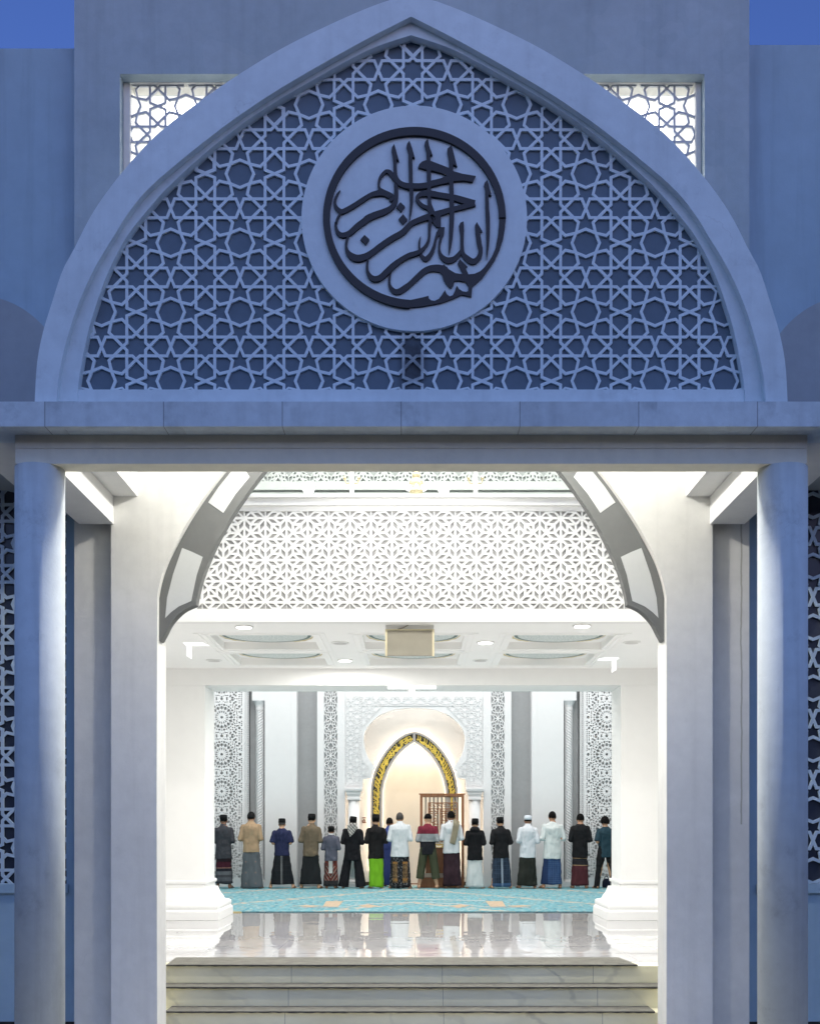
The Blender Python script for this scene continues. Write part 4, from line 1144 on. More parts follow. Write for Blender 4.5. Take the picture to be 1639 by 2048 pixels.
# gold script: crowded pen strokes following the band
b = BM(); rnd = random.Random(11); mid = resample(OO, 400), resample(II, 400)
def bandpt(s, t):                                    # s along the band 0..1, t across it
    k = min(max(s * 399, 0), 398.999); i = int(k); f = k - i
    o = (lerp(mid[0][i][0], mid[0][i + 1][0], f), lerp(mid[0][i][1], mid[0][i + 1][1], f)); n_ = (lerp(mid[1][i][0], mid[1][i + 1][0], f), lerp(mid[1][i][1], mid[1][i + 1][1], f))
    tt = .79 - .60 * t
    return (lerp(o[0], n_[0], tt), lerp(o[1], n_[1], tt))
dep = 26.995
def gstroke(pts, w):
    global dep
    S = [bandpt(*p) for p in smooth_curve(pts, 4)]
    Lh, Rh = [], []
    for i, p in enumerate(S):
        a, c = S[max(i - 1, 0)], S[min(i + 1, len(S) - 1)]
        dx, dy = c[0] - a[0], c[1] - a[1]; l = math.hypot(dx, dy) or 1
        ww = w / 2 * (.55 + .45 * math.sin(PI * i / (len(S) - 1)))
        Lh.append((p[0] - dy / l * ww, p[1] + dx / l * ww)); Rh.append((p[0] + dy / l * ww, p[1] - dx / l * ww))
    dep -= .000012
    strip(b, Lh, Rh, dep, 27.0)
s = .012
while s < .988:
    if .488 < s < .512: s = .512
    k = rnd.random(); d_ = .0045
    if k < .42: gstroke([(s, .97), (s + d_ * .3, .55), (s - d_ * .2, .08)], .021)
    elif k < .62: gstroke([(s - d_, .35), (s, .10), (s + d_ * 1.4, .16), (s + d_ * 2, .45)], .022)
    elif k < .80: gstroke([(s - d_, .70), (s + d_, .82), (s + d_ * 1.8, .55), (s + d_ * .3, .42), (s - d_, .55)], .018)
    else: gstroke([(s - d_ * 2, .25), (s, .38), (s + d_ * 2, .22), (s + d_ * 3.2, .34)], .020)
    if rnd.random() < .6:
        t_ = .2 + .7 * rnd.random(); gstroke([(s + .002, t_), (s + .0040, t_ + .05)], .016)
    s += .0036
obj('gold_script', b, GOLD, bandm)
# wall behind the band, and the apse
WB = fullh([(x, z) for x, z in niche_half([(x - 6 if False else x + 3, y + 2) for x, y in bi], 27.2)])
b = BM(); prism(b, [at(686, 0, 27.2)[0:1][0:1] and (at(686, 0, 27.2)[0], .0), (at(686, 0, 27.2)[0], 5.6), (at(970, 0, 27.2)[0], 5.6), (at(970, 0, 27.2)[0], .0)][::-1] + WB, 27.2, 27.3)
obj('rear_wall', b, INWARM, mi)
b = BM()
for x in (686, 970):
    xx = at(x, 0, 27.0)[0]; box(b, xx - .05, xx + .05, 26.73, 27.199, 0, 5.6)
box(b, at(686, 0, 27)[0] + .051, at(970, 0, 27)[0] - .051, 26.73, 27.199, 5.2, 5.6)
obj('reveal', b, INWARM, mi)
H2 = niche_half([(x + 2, y + 1) for x, y in bi], 27.25, 60)
b = BM(); rows = []
for x, z in H2:
    w = max(x, .004); rows.append([b.verts.new((RC - w * math.cos(th), 27.25 + 1.05 * (w / .78) ** .8 * math.sin(th), z)) for th in [PI * k / 32 for k in range(33)]])
for A, B in zip(rows, rows[1:]):
    for k in range(32): b.faces.new((A[k], A[k + 1], B[k + 1], B[k]))
obj('apse', b, CREAM, mi, True)
b = BM(); P = [(x, 27.13, z) for x, z in mixc(OO, II, .30) if z > .3]; tube(b, P, [.012] * len(P), 6); obj('halo_light', b, glow('warm_halo_strip', (1, .88, .72), 17), mi)
b = BM(); P = [(x, 27.15, z) for x, z in mixc(OO, II, .50) if z > .3]; tube(b, P, [.012] * len(P), 6); obj('apse_light', b, glow('warm_apse_strip', (1, .80, .55), 45), mi)
for xa, xb in ((700, 742), (915, 958)):
    b = BM(); box(b, at(xa, 0, 27.19)[0], at(xb, 0, 27.19)[0], 27.17, 27.199, .0, .10); obj('skirting', b, flat('dark_skirting', (.05, .03, .02), .4), mi)
# small brown wall sign
wsx, wsz = at(727.5, 1641, 27.18)
t = thing('wall_sign', 'small dark brown lettering sign on the cream wall left of the niche', 'sign', (wsx, 27.19, wsz))
b = BM()
for (a, z0, c, z1) in ((-.045, .055, .045, .075), (-.04, -.06, .05, -.035), (-.045, -.035, -.02, .01), (.005, -.035, .03, .025), (-.015, .0, .01, .03)): box(b, wsx + a, wsx + c, 27.18, 27.197, wsz + z0, wsz + z1)
obj('lettering', b, flat('brown_lettering', (.16, .05, .02), .5), t)

# --- minbar: timber pulpit with slatted top and kufic fretwork
DMn = 26.28
def w_(x, y): return at(x, y, DMn)
mb = thing('wooden_pulpit', 'brown timber pulpit with slatted top and square fretwork panel beside the niche', 'pulpit', (w_(883, 0)[0], DMn, .015))
def wbox(name, rects, d0, d1, mat=WOOD, parent=mb, bev=0.):
    b = BM()
    for (xa, ya, xb, yb) in rects:
        (p, z1), (r_, z0) = w_(xa, ya), w_(xb, yb); box(b, p, r_, DMn + d0, DMn + d1, z0, z1)
    if bev: bevel(b, bev, 1)
    return obj(name, b, mat, parent)
for xa in (839.5, 922.5): wbox('post', [(xa, 1592.2, xa + 5, 1774)], -.03, .03)
wbox('top_beam', [(837.5, 1587, 929.5, 1589.4), (839.5, 1589.5, 927.5, 1592)], -.045, .045)
wbox('head_rail', [(844.7, 1592.3, 922.3, 1594.5)], -.02, .02)
wbox('slat', [(x, 1594.6, x + 4.2, 1684) for x in (849, 857, 865, 873, 881, 889, 897, 905, 913)], .02, .045, flat('pale_grey_slat', (.46, .40, .34), .5))
fr = wbox('fretwork_panel', [(855.5, 1605, 857.5, 1690), (912.5, 1605, 914.5, 1690), (857.6, 1605, 912.4, 1606.5), (857.6, 1617, 912.4, 1618.4), (857.6, 1688, 912.4, 1690), (879, 1618.5, 880.6, 1687.9)], -.03, -.005)
rnd = random.Random(4); R = []
G = 3.65
def cell_run(x0, x1, y0, y1):
    nx, ny = int((x1 - x0) / G), int((y1 - y0) / G)
    for i in range(nx):
        for j in range(ny):
            x, y = x0 + i * G, y0 + j * G
            k = rnd.random()
            if k < .50: R.append((x, y, x + G - .05, y + 1.35))
            if k > .34: R.append((x, y + 1.45, x + 1.3, y + G - .05))
cell_run(858, 878.6, 1619, 1687); cell_run(881, 912, 1619, 1687); cell_run(858, 912, 1607, 1616)
wbox('kufic_lettering', R, -.028, -.008, WOOD, fr)
wbox('desk_top', [(850, 1684, 918, 1687), ], -.10, .20, flat('pale_desk_cloth', (.66, .60, .50), .7))
wbox('gold_ornament', [(869.5, 1688.5, 886, 1690), (869.5, 1691, 872, 1693.5), (874, 1690.8, 880, 1692), (882, 1690.8, 886, 1693.5), (869.5, 1694, 886, 1695)], -.115, -.10, GOLD)
wbox('front_panel', [(850.5, 1695.5, 917, 1746)], -.10, .15, bev=.008)
wbox('foot_plate', [(846, 1746.2, 921, 1754.5)], -.07, .12, flat('pale_pulpit_foot', (.62, .56, .48), .6))
wbox('plinth', [(840, 1755, 927.5, 1775)], -.14, .25, bev=.01)

# ================================================================== people
SKIN = [flat('skin_' + n, c, .55, var=.10, vs=14, Subsurface_Weight=.0) for n, c in (('tan', (.38, .20, .12)), ('light', (.50, .29, .18)), ('deep', (.26, .13, .08)))]
HAIR = flat('black_hair', (.006, .005, .005), .8, var=.3, vs=40, bump=.6, bs=200, Specular_IOR_Level=.12)
HAIRG = flat('greying_hair', (.055, .048, .045), .55, var=.4, vs=50, bump=.6, bs=200)
FELT = cloth('black_velvet_cap', (.010, .010, .011))
CAPW = cloth('white_knit_cap', (.66, .70, .76), var=.12)
def P_body(stance, arm_w=1., seed=0):
    """whole figure with head bowed and hands folded at the waist, facing +Y, 1.72 m tall"""
    b = BM()
    loft(b, [(0, 0, .82, .13, .09), (0, 0, .90, .158, .105), (0, 0, 1.0, .152, .10), (0, .005, 1.12, .140, .095), (0, 0, 1.24, .160, .105), (0, -.005, 1.34, .165, .108), (0, -.005, 1.39, .145, .095), (0, 0, 1.44, .095, .075), (0, .012, 1.48, .060, .058), (0, .03, 1.51, .056, .058), (0, .045, 1.54, .05, .055)], pw=2.2)
    ell(b, (0, .055, 1.58), (.076, .094, .108), rot=-.25)
    ell(b, (0, .10, 1.523), (.055, .06, .055), rot=-.2)                    # jaw
    ell(b, (0, .158, 1.555), (.013, .022, .022)); ell(b, (0, .148, 1.577), (.010, .016, .022))   # nose
    for s in (-1, 1):
        ell(b, (s * .03, .138, 1.591), (.024, .014, .010))                  # brow
        ell(b, (s * .030, .136, 1.573), (.013, .012, .009))                 # eye
        ell(b, (s * .076, .05, 1.560), (.012, .024, .034), rot=-.2)         # ear
        ell(b, (s * .022, .143, 1.525), (.016, .010, .006))                 # lips
    for s in (-1, 1):
        sh, el_, wr = Vector((s * .155, -.005, 1.365)), Vector((s * .208 * arm_w, -.055, 1.105)), Vector((s * .085, .175, 1.10 + s * .012))
        tube(b, [sh, sh.lerp(el_, .5), el_], [.044, .040, .036], 12); ell(b, sh, (.046, .046, .046)); ell(b, el_, (.041, .041, .041))
        tube(b, [el_, el_.lerp(wr, .4), wr], [.040, .037, .026], 12)
        d = Vector((-s, .18, .03)).normalized(); palm = wr + d * .045
        tube(b, [wr, wr + d * .03, wr + d * .085], [.026, .030, .027], 10)
        up = Vector((0, .25, 1)).normalized()
        for f, (off, ln) in enumerate(((.030, .068), (.011, .076), (-.009, .071), (-.028, .056))):
            r0 = wr + d * .078 + up * off
            k1 = r0 + d * ln * .5 + Vector((0, .008, 0)); k2 = r0 + d * ln * .95 + Vector((0, -.012, -.004))
            tube(b, [r0, k1, k2], [.0105, .0098, .0085], 8); ell(b, k2, (.0085,) * 3, u=8, v=6)
        th = wr + d * .025 + up * .022
        tube(b, [th, th + d * .03 + up * .024, th + d * .052 + up * .03], [.013, .011, .009], 8)
        hip, kn, an = Vector((s * .085, 0, .87)), Vector((s * lerp(.085, stance, .26), .012, .48)), Vector((s * stance, -.02, .085))
        tube(b, [hip, hip.lerp(kn, .5), kn], [.088, .073, .056], 14); ell(b, kn, (.056,) * 3)
        tube(b, [kn, kn.lerp(an, .35), an], [.054, .057, .037], 14)
        tx = .35 * s
        ell(b, (an.x, an.y - .02, .036), (.036, .044, .036)); tube(b, [an, (an.x, an.y, .05)], [.038, .04], 12)
        fx = lambda t: (an.x + tx * .16 * t * .6, an.y + .19 * t, lerp(.05, .022, t))
        tube(b, [fx(0), fx(.35), fx(.75), fx(1)], [.036, .036, .034, .026], 12)
        for k in range(5):
            p = fx(1.0); o_ = (k - 2) * .016
            ell(b, (p[0] + o_, p[1] + .028 - abs(k - 1.4) * .006, .013), (.0095, .022, .012), u=8, v=6)
    return remesh(b, .0095, 2)
def P_shirt(hem, wid, stance, sleeve, loose=1., collar=True, seed=0., hood=False, arm_w=1., flare=0.):
    b = BM()
    w = wid
    rg = [(0, 0, hem, (.176 + flare) * w, .128 * loose), (0, 0, lerp(hem, 1.1, .4), (.168 + flare * .5) * w, .124 * loose), (0, .005, 1.10, .162 * w, .120 * loose), (0, 0, 1.22, .174 * w, .128 * loose), (0, -.005, 1.32, .182 * w, .132 * loose), (0, -.005, 1.375, .165 * w, .118), (0, -.002, 1.42, .118 * w, .096), (0, .006, 1.455, .085, .078), (0, .012, 1.472, .070, .070)]
    if collar: rg += [(0, .016, 1.50, .066, .068)]
    loft(b, rg, pw=2.25)
    if hood:
        ell(b, (0, -.075, 1.43), (.125, .075, .075), rot=.35); ell(b, (0, -.05, 1.475), (.105, .07, .04))
    for s in (-1, 1):
        sh, el_, wr = Vector((s * .150 * w, -.005, 1.352)), Vector((s * .212 * arm_w * lerp(1, w, .8), -.055, 1.10)), Vector((s * .10, .165, 1.10))
        tube(b, [sh, sh.lerp(el_, .5), el_] if sleeve != 'short' else [sh, sh.lerp(el_, .5), sh.lerp(el_, .93)], [.072, .068, .058] if sleeve != 'short' else [.075, .080, .083], 14)
        ell(b, sh, (.074, .072, .072))
        if sleeve != 'short':
            ell(b, el_, (.062, .062, .060))
            e = {'long': .95, 'mid': .35}[sleeve]
            tube(b, [el_, el_.lerp(wr, e * .5), el_.lerp(wr, e)], [.060, .055, .045 if e > .5 else .056], 12)
    return remesh(b, .012, 4, .011, (9, 9, 8), seed)
def P_sarong(hem, wt, wb, seed=0., depth=1., top=1.0):
    b = BM()
    rnd = random.Random(seed); ph = [rnd.uniform(0, 6) for _ in range(4)]
    wob = lambda a, t: (.030 * math.sin(3 * a + ph[0]) + .018 * math.sin(7 * a + ph[1] + 2 * t)) * (1 - t) ** .8 + .006 * math.sin(13 * a + ph[2])
    n = 16; rg = []
    for k in range(n + 1):
        t = k / n; z = lerp(hem, top, t)
        rg.append((0, .0, z + (.004 * math.sin(ph[3]) if k == 0 else 0), lerp(wb + .020, wt, t) * (.93 if t > .93 else 1), lerp(.132, .108, t) * depth))
    loft(b, rg, n=56, pw=2.6, wob=wob)
    me = bpy.data.meshes.new('sarong'); bmesh.ops.recalc_face_normals(b, faces=b.faces)
    for v in b.verts:
        if hem + .01 < v.co.z < top - .01:
            nn = Vector((v.co.x, v.co.y * 1.6, 0)).normalized()
            v.co += nn * .016 * (noise.noise(Vector((v.co.x * 5 + seed, v.co.y * 5, v.co.z * 6))) + .6 * noise.noise(Vector((v.co.x * 3, v.co.y * 3 + seed, v.co.z * 16))))
        elif v.co.z <= hem + .01:
            v.co.z += .010 * math.sin(2.3 * math.atan2(v.co.y, v.co.x) + seed)
    b.to_mesh(me); b.free(); return me
def P_trousers(hem, stance, rk, rh, seed=0.):
    b = BM()
    loft(b, [(0, 0, .84, .165, .115), (0, 0, .92, .172, .118), (0, 0, 1.02, .16, .112)], pw=2.3)
    for s in (-1, 1):
        hip, kn, an = Vector((s * .085, 0, .88)), Vector((s * lerp(.085, stance, .55), .01, .48)), Vector((s * lerp(.085, stance, (.88 - hem) / .8), -.012, hem))
        tube(b, [hip, hip.lerp(kn, .5), kn, kn.lerp(an, .5), an], [.100, .096, rk, lerp(rk, rh, .5), rh], 16)
    return remesh(b, .012, 3, .006, (10, 10, 9), seed)
def P_songkok(tilt=0., h=.105, w=1., ridge=True):
    b = BM()
    loft(b, [(0, .048, 1.648, .088 * w, .104), (0, .05, 1.648 + h * .5, .086 * w, .101), (0, .052, 1.648 + h * .93, .081 * w, .096), (0, .052, 1.648 + h, .074 * w, .088), (0, .052, 1.648 + h - .012, .03 * w, .08)], pw=2.1, n=32)
    M = Matrix.Translation((0, .05, 1.66)) @ Matrix.Rotation(tilt, 4, 'Y') @ Matrix.Rotation(-.10, 4, 'X') @ Matrix.Translation((0, -.05, -1.66))
    bmesh.ops.transform(b, matrix=M, verts=b.verts)
    me = bpy.data.meshes.new('cap'); bmesh.ops.recalc_face_normals(b, faces=b.faces); b.to_mesh(me); b.free(); return me
def P_hair(low=1.60, curl=0., grow=1.05, seed=0.):
    b = BM()
    bmesh.ops.create_uvsphere(b, u_segments=40, v_segments=28, radius=1)
    M = Matrix.Translation((0, .050, 1.632)) @ Matrix.Rotation(-.25, 4, 'X') @ Matrix.Diagonal((.080 * grow, .098 * grow, .108 * grow, 1))
    bmesh.ops.transform(b, matrix=M, verts=b.verts)
    for v in b.verts:
        cut = low + max(0, (v.co.y - .05)) * 1.15                       # hairline rises towards the forehead
        if v.co.z < cut:
            c = Vector((0, .055, 1.60)); v.co = c + (v.co - c) * .72; v.co.z = min(v.co.z, cut)
        elif curl:
            c = Vector((0, .05, 1.63)); d = (v.co - c).normalized()
            v.co += d * curl * (.5 + noise.noise(v.co * 38 + Vector((seed, 0, 0))))
    me = bpy.data.meshes.new('hair'); b.to_mesh(me); b.free(); return me
def P_kopiah():
    b = BM()
    loft(b, [(0, .045, 1.640, .090, .106), (0, .047, 1.675, .091, .107), (0, .05, 1.712, .086, .10), (0, .05, 1.735, .066, .08), (0, .05, 1.743, .03, .04)], pw=2., n=32)
    me = bpy.data.meshes.new('cap'); bmesh.ops.recalc_face_normals(b, faces=b.faces); b.to_mesh(me); b.free(); return me
def bands(name, stops, axis=2, **kw):
    """cloth whose colour changes along a local axis: [(upper limit, colour)...]"""
    def fn(m):
        v = m.xyz()[axis]; c = stops[-1][1]
        for lim, col in reversed(stops[:-1]): c = m.mix(m.math('LESS_THAN', v, lim), c, col)
        return c
    return cloth(name, None, fn=fn, **kw)
def diamonds(m):
    x, y, z = m.xyz()
    u_ = m.math('ABSOLUTE', m.math('SUBTRACT', m.math('FRACT', m.math('MULTIPLY', x, 4.6)), .5)); w_2 = m.math('ABSOLUTE', m.math('SUBTRACT', m.math('FRACT', m.math('MULTIPLY', z, 4.2)), .5))
    d = m.math('ADD', u_, w_2); st_ = m.math('GREATER_THAN', m.math('SINE', m.math('MULTIPLY', d, 44)), .1)
    c = m.mix(st_, (.085, .10, .115), (.15, .16, .175))
    return m.mix(m.math('LESS_THAN', d, .10), c, (.24, .17, .16))
def twin_lines(m):
    x, y, z = m.xyz()
    k = m.math('MULTIPLY', m.math('LESS_THAN', m.math('ABSOLUTE', m.math('SUBTRACT', m.math('ABSOLUTE', x), .013)), .004), m.math('LESS_THAN', y, 0))
    hl = m.math('MULTIPLY', m.math('LESS_THAN', m.math('FRACT', m.math('MULTIPLY', z, 9)), .05), .035)
    return m.mix(m.math('MULTIPLY', k, .7), m.mix(hl, (.012, .014, .018), (.4, .4, .4)), (.55, .55, .55))
def boy_batik(m):
    x, y, z = m.xyz(); a = m.math('ABSOLUTE', x)
    c = m.mix(m.math('GREATER_THAN', m.noise(26, 3), .52), (.16, .035, .025), (.05, .03, .03))
    chev = m.math('FRACT', m.math('MULTIPLY', m.math('SUBTRACT', z, m.math('MULTIPLY', a, 1.6)), 7))
    c = m.mix(m.math('MULTIPLY', m.math('LESS_THAN', chev, .22), m.math('LESS_THAN', z, .62)), c, (.30, .23, .20))
    ctr = m.math('MULTIPLY', m.math('LESS_THAN', a, .05), m.math('GREATER_THAN', z, .42))
    c = m.mix(ctr, c, (.50, .50, .48))
    return m.mix(m.math('LESS_THAN', z, .22), c, (.03, .028, .03))
def brown_batik(m):
    x, y, z = m.xyz(); a = m.math('ABSOLUTE', x)
    blk = m.math('MULTIPLY', m.math('MULTIPLY', m.math('GREATER_THAN', a, .055), m.math('LESS_THAN', a, .165)), m.math('MULTIPLY', m.math('LESS_THAN', z, .60), m.math('GREATER_THAN', z, .13)))
    t = m.mix(m.remap(m.noise(18, 4), .4, .6), (.09, .055, .03), (.22, .14, .07))
    fine = m.math('LESS_THAN', m.math('FRACT', m.math('MULTIPLY', a, 28)), .18)
    t = m.mix(m.math('MULTIPLY', fine, .6), t, (.03, .02, .012))
    c = m.mix(blk, m.mix(m.remap(m.noise(24, 4), .55, .62), (.014, .015, .018), (.15, .15, .16)), t)
    rim = m.math('MULTIPLY', blk, m.math('MAXIMUM', m.math('GREATER_THAN', z, .55), m.math('LESS_THAN', m.math('ABSOLUTE', m.math('SUBTRACT', z, .2)), .03)))
    return m.mix(m.math('MULTIPLY', rim, m.remap(m.noise(14, 4), .42, .55)), c, (.32, .15, .04))
def plaid(m):
    x, y, z = m.xyz()
    c = m.mix(m.remap(m.noise(5, 4), .35, .65), (.010, .016, .030), (.028, .045, .075))
    for f, o, wd, k, col in ((15, .2, .14, .35, (.08, .12, .19)), (15, .55, .08, .3, (.10, .15, .22)), (5.5, .1, .05, .4, (.12, .16, .24))):
        c = m.mix(m.math('MULTIPLY', m.math('LESS_THAN', m.math('FRACT', m.math('ADD', m.math('MULTIPLY', x, f), o)), wd), k), c, col)
    for f, wd, k in ((11, .14, .22), (22, .12, .15)):
        c = m.mix(m.math('MULTIPLY', m.math('LESS_THAN', m.math('FRACT', m.math('MULTIPLY', z, f)), wd), k), c, (.07, .11, .2))
    ctr = m.math('LESS_THAN', m.math('ABSOLUTE', x), .022)
    c = m.mix(m.math('MULTIPLY', ctr, .75), c, (.40, .46, .55))
    return m.mix(m.math('MULTIPLY', m.math('LESS_THAN', z, .13), .6), c, (.06, .14, .30))
def blue_check(m):
    x, y, z = m.xyz()
    c = m.mix(m.remap(m.noise(6, 4), .35, .65), (.018, .045, .13), (.035, .08, .20))
    c = m.mix(m.math('MULTIPLY', m.math('LESS_THAN', m.math('FRACT', m.math('MULTIPLY', x, 26)), .14), .5), c, (.16, .24, .38))
    c = m.mix(m.math('MULTIPLY', m.math('LESS_THAN', m.math('FRACT', m.math('MULTIPLY', z, 22)), .14), .35), c, (.16, .24, .38))
    return m.mix(m.math('MULTIPLY', m.math('LESS_THAN', x, -.11), .8), c, (.012, .025, .08))
def keffiyeh(m):
    x, y, z = m.xyz()
    k1 = m.math('LESS_THAN', m.math('FRACT', m.math('MULTIPLY', m.math('ADD', x, z), 13)), .42); k2 = m.math('LESS_THAN', m.math('FRACT', m.math('MULTIPLY', m.math('SUBTRACT', x, z), 9)), .3)
    c = m.mix(m.math('MULTIPLY', k1, .75), (.58, .55, .52), (.07, .065, .065))
    return m.mix(m.math('MULTIPLY', k2, .35), c, (.05, .05, .05))
def lint(col): return lambda m: m.mix(m.remap(m.noise(5, 5), .4, .7), col, tuple(q_ * 1.5 + .004 for q_ in col))
SC = 87.4
people = [
 # px, top, stance, shirt(colour, hem y, sleeve, width, opts), lower(kind, material, hem y, top half-width, bottom half-width), cap, skin, label
 dict(x=447.5, top=1630.5, st=.135, sh=('charcoal', (.052, .054, .064), 1719, 'long', 1.06, dict(flare=.012)), lo=('sarong', bands('maroon_grey_banded_sarong', [(.17, (.04, .042, .05)), (.26, (.09, .095, .11)), (.32, (.055, .058, .068)), (.40, (.12, .125, .14)), (.47, (.02, .02, .028)), (.485, (.30, .17, .13)), (.62, (.055, .012, .022)), (2, (.02, .012, .016))]), 1769, .165, .175), cap='songkok', skin=2, lab='man in long charcoal shirt and maroon-to-grey banded sarong, first from the left'),
 dict(x=504, top=1623.5, st=.17, sh=('tan', (.42, .29, .18), 1706, 'mid', 1.08, dict(flare=-.004)), lo=('sarong', cloth('grey_diamond_sarong', None, fn=diamonds), 1777, .170, .225), cap='beanie', skin=0, lab='man in tan shirt with rolled sleeves and grey diamond-patterned sarong'),
 dict(x=563.5, top=1638, st=.265, sh=('navy', (.022, .027, .075), 1713, 'short', 1.07, dict(collar=False)), lo=('sarong', cloth('black_sarong_with_white_lines', None, fn=twin_lines), 1769.5, .175, .270), cap='songkok', skin=1, lab='man in navy short-sleeved shirt, feet wide apart under a black sarong with twin white lines'),
 dict(x=620.5, top=1628.5, st=.195, sh=('taupe', (.17, .130, .088), 1714, 'long', 1.04, {}), lo=('sarong', cloth('plain_black_sarong', (.016, .018, .020)), 1769, .180, .225), cap='songkok', skin=1, lab='man in taupe brown shirt and plain black sarong'),
 dict(x=662, top=1653.5, st=.11, sh=('slate', (.105, .108, .145), 1723, 'long', 1.0, {}), lo=('sarong', cloth('red_white_batik_sarong', None, fn=boy_batik), 1772, .165, .175), cap='cap', skin=2, lab='small boy in slate blue shirt and red batik sarong'),
 dict(x=704, top=1634, st=.20, sh=('ink', (.010, .010, .013), 1722.5, 'long', 1.10, dict(loose=1.05)), lo=('trousers', cloth('wide_black_trousers', (.010, .010, .013)), 1775, .105, .125), cap='songkok', tilt=.10, skin=0, extra='keffiyeh', lab='man in black with a checked grey scarf over his nape and wide black trousers'),
 dict(x=752, top=1631.5, st=.115, sh=('coal', (.012, .011, .012), 1719, 'long', 1.05, {}), lo=('sarong', cloth('bright_green_sarong', (.19, .46, .02)), 1775, .160, .150), cap='songkok', tall=1.22, skin=1, lab='man in black shirt and bright green sarong'),
 dict(x=780, top=1637, feet=1774.5, d=26.72, st=.11, sh=('royal', (.045, .07, .24), 1700, 'long', 1.0, {}), lo=('sarong', cloth('blue_robe', (.045, .07, .24)), 1771, .170, .175), cap='hair', skin=2, lab='man in a long blue robe standing ahead of the row, partly hidden'),
 dict(x=800, top=1626, st=.20, sh=('offwhite', (.68, .70, .72), 1715, 'long', 1.13, dict(loose=1.12, flare=.012)), lo=('sarong', cloth('brown_black_batik_sarong', None, fn=brown_batik), 1776, .200, .215), cap='grey', skin=0, lab='bareheaded man in white shirt and dark brown batik sarong'),
 dict(x=855.5, top=1629, st=.20, sh=('colour_block', None, 1710.5, 'long', 1.02, dict(collar=False)), lo=('trousers', cloth('olive_trousers', (.062, .070, .040)), 1759, .092, .092), cap='hair2', skin=1, lab='man in maroon, grey and black striped sweater and short olive trousers'),
 dict(x=903.5, top=1623.5, st=.13, sh=('chalk', (.66, .67, .69), 1708, 'long', 1.06, dict(flare=.01)), lo=('sarong', cloth('dark_maroon_sarong', None, fn=lint((.030, .014, .020))), 1772, .180, .180), cap='hair', skin=2, extra='scarf', lab='man in white shirt with a beige scarf over his right shoulder'),
 dict(x=949, top=1638, st=.175, sh=('jet', (.010, .010, .012), 1722, 'long', 1.03, dict(hood=True, loose=1.1, flare=.01)), lo=('sarong', cloth('white_sarong', (.62, .64, .64), var=.14), 1775, .185, .195), cap='songkok', skin=1, lab='man in black hooded top and plain white sarong'),
 dict(x=1002, top=1635, st=.215, sh=('soot', (.012, .012, .014), 1718, 'long', 1.09, dict(flare=.008)), lo=('sarong', cloth('blue_plaid_sarong', None, fn=plaid), 1774, .195, .222), cap='songkok', skin=1, lab='man in black jacket and dark blue plaid sarong'),
 dict(x=1053, top=1631.5, st=.17, sh=('milk', (.68, .70, .74), 1717, 'long', 1.03, dict(flare=.01)), lo=('sarong', cloth('dark_olive_sarong', None, fn=lint((.020, .022, .018))), 1772, .175, .210), cap='kopiah', skin=2, lab='man in white shirt and white cap with a dark sarong'),
 dict(x=1102, top=1624, st=.185, sh=('pale', (.66, .69, .68), 1719, 'mid', 1.15, dict(loose=1.15, collar=False)), lo=('sarong', cloth('blue_checked_sarong', None, fn=blue_check), 1770, .185, .215), cap='hair', skin=0, lab='large man in loose white top and blue checked sarong'),
 dict(x=1158.5, top=1628.5, st=.145, sh=('pitch', (.011, .011, .013), 1717, 'long', 1.02, dict(collar=False)), lo=('sarong', bands('maroon_sarong_with_dark_band', [(.52, (.080, .022, .028)), (.535, (.34, .22, .12)), (.68, (.020, .018, .022)), (.692, (.34, .22, .12)), (2, (.075, .020, .024))]), 1772, .165, .175), cap='hair', skin=0, lab='man in black long-sleeved top and maroon sarong with a dark band'),
 dict(x=1209, top=1633.5, st=.20, sh=('teal', (.022, .052, .072), 1716, 'short', 1.0, dict(collar=False, flare=-.01)), lo=('trousers', cloth('black_trousers', (.010, .010, .012)), 1777, .072, .068), cap='curly', skin=1, lab='youth with curly hair in teal T-shirt and black trousers, last on the right'),
]
CB = None
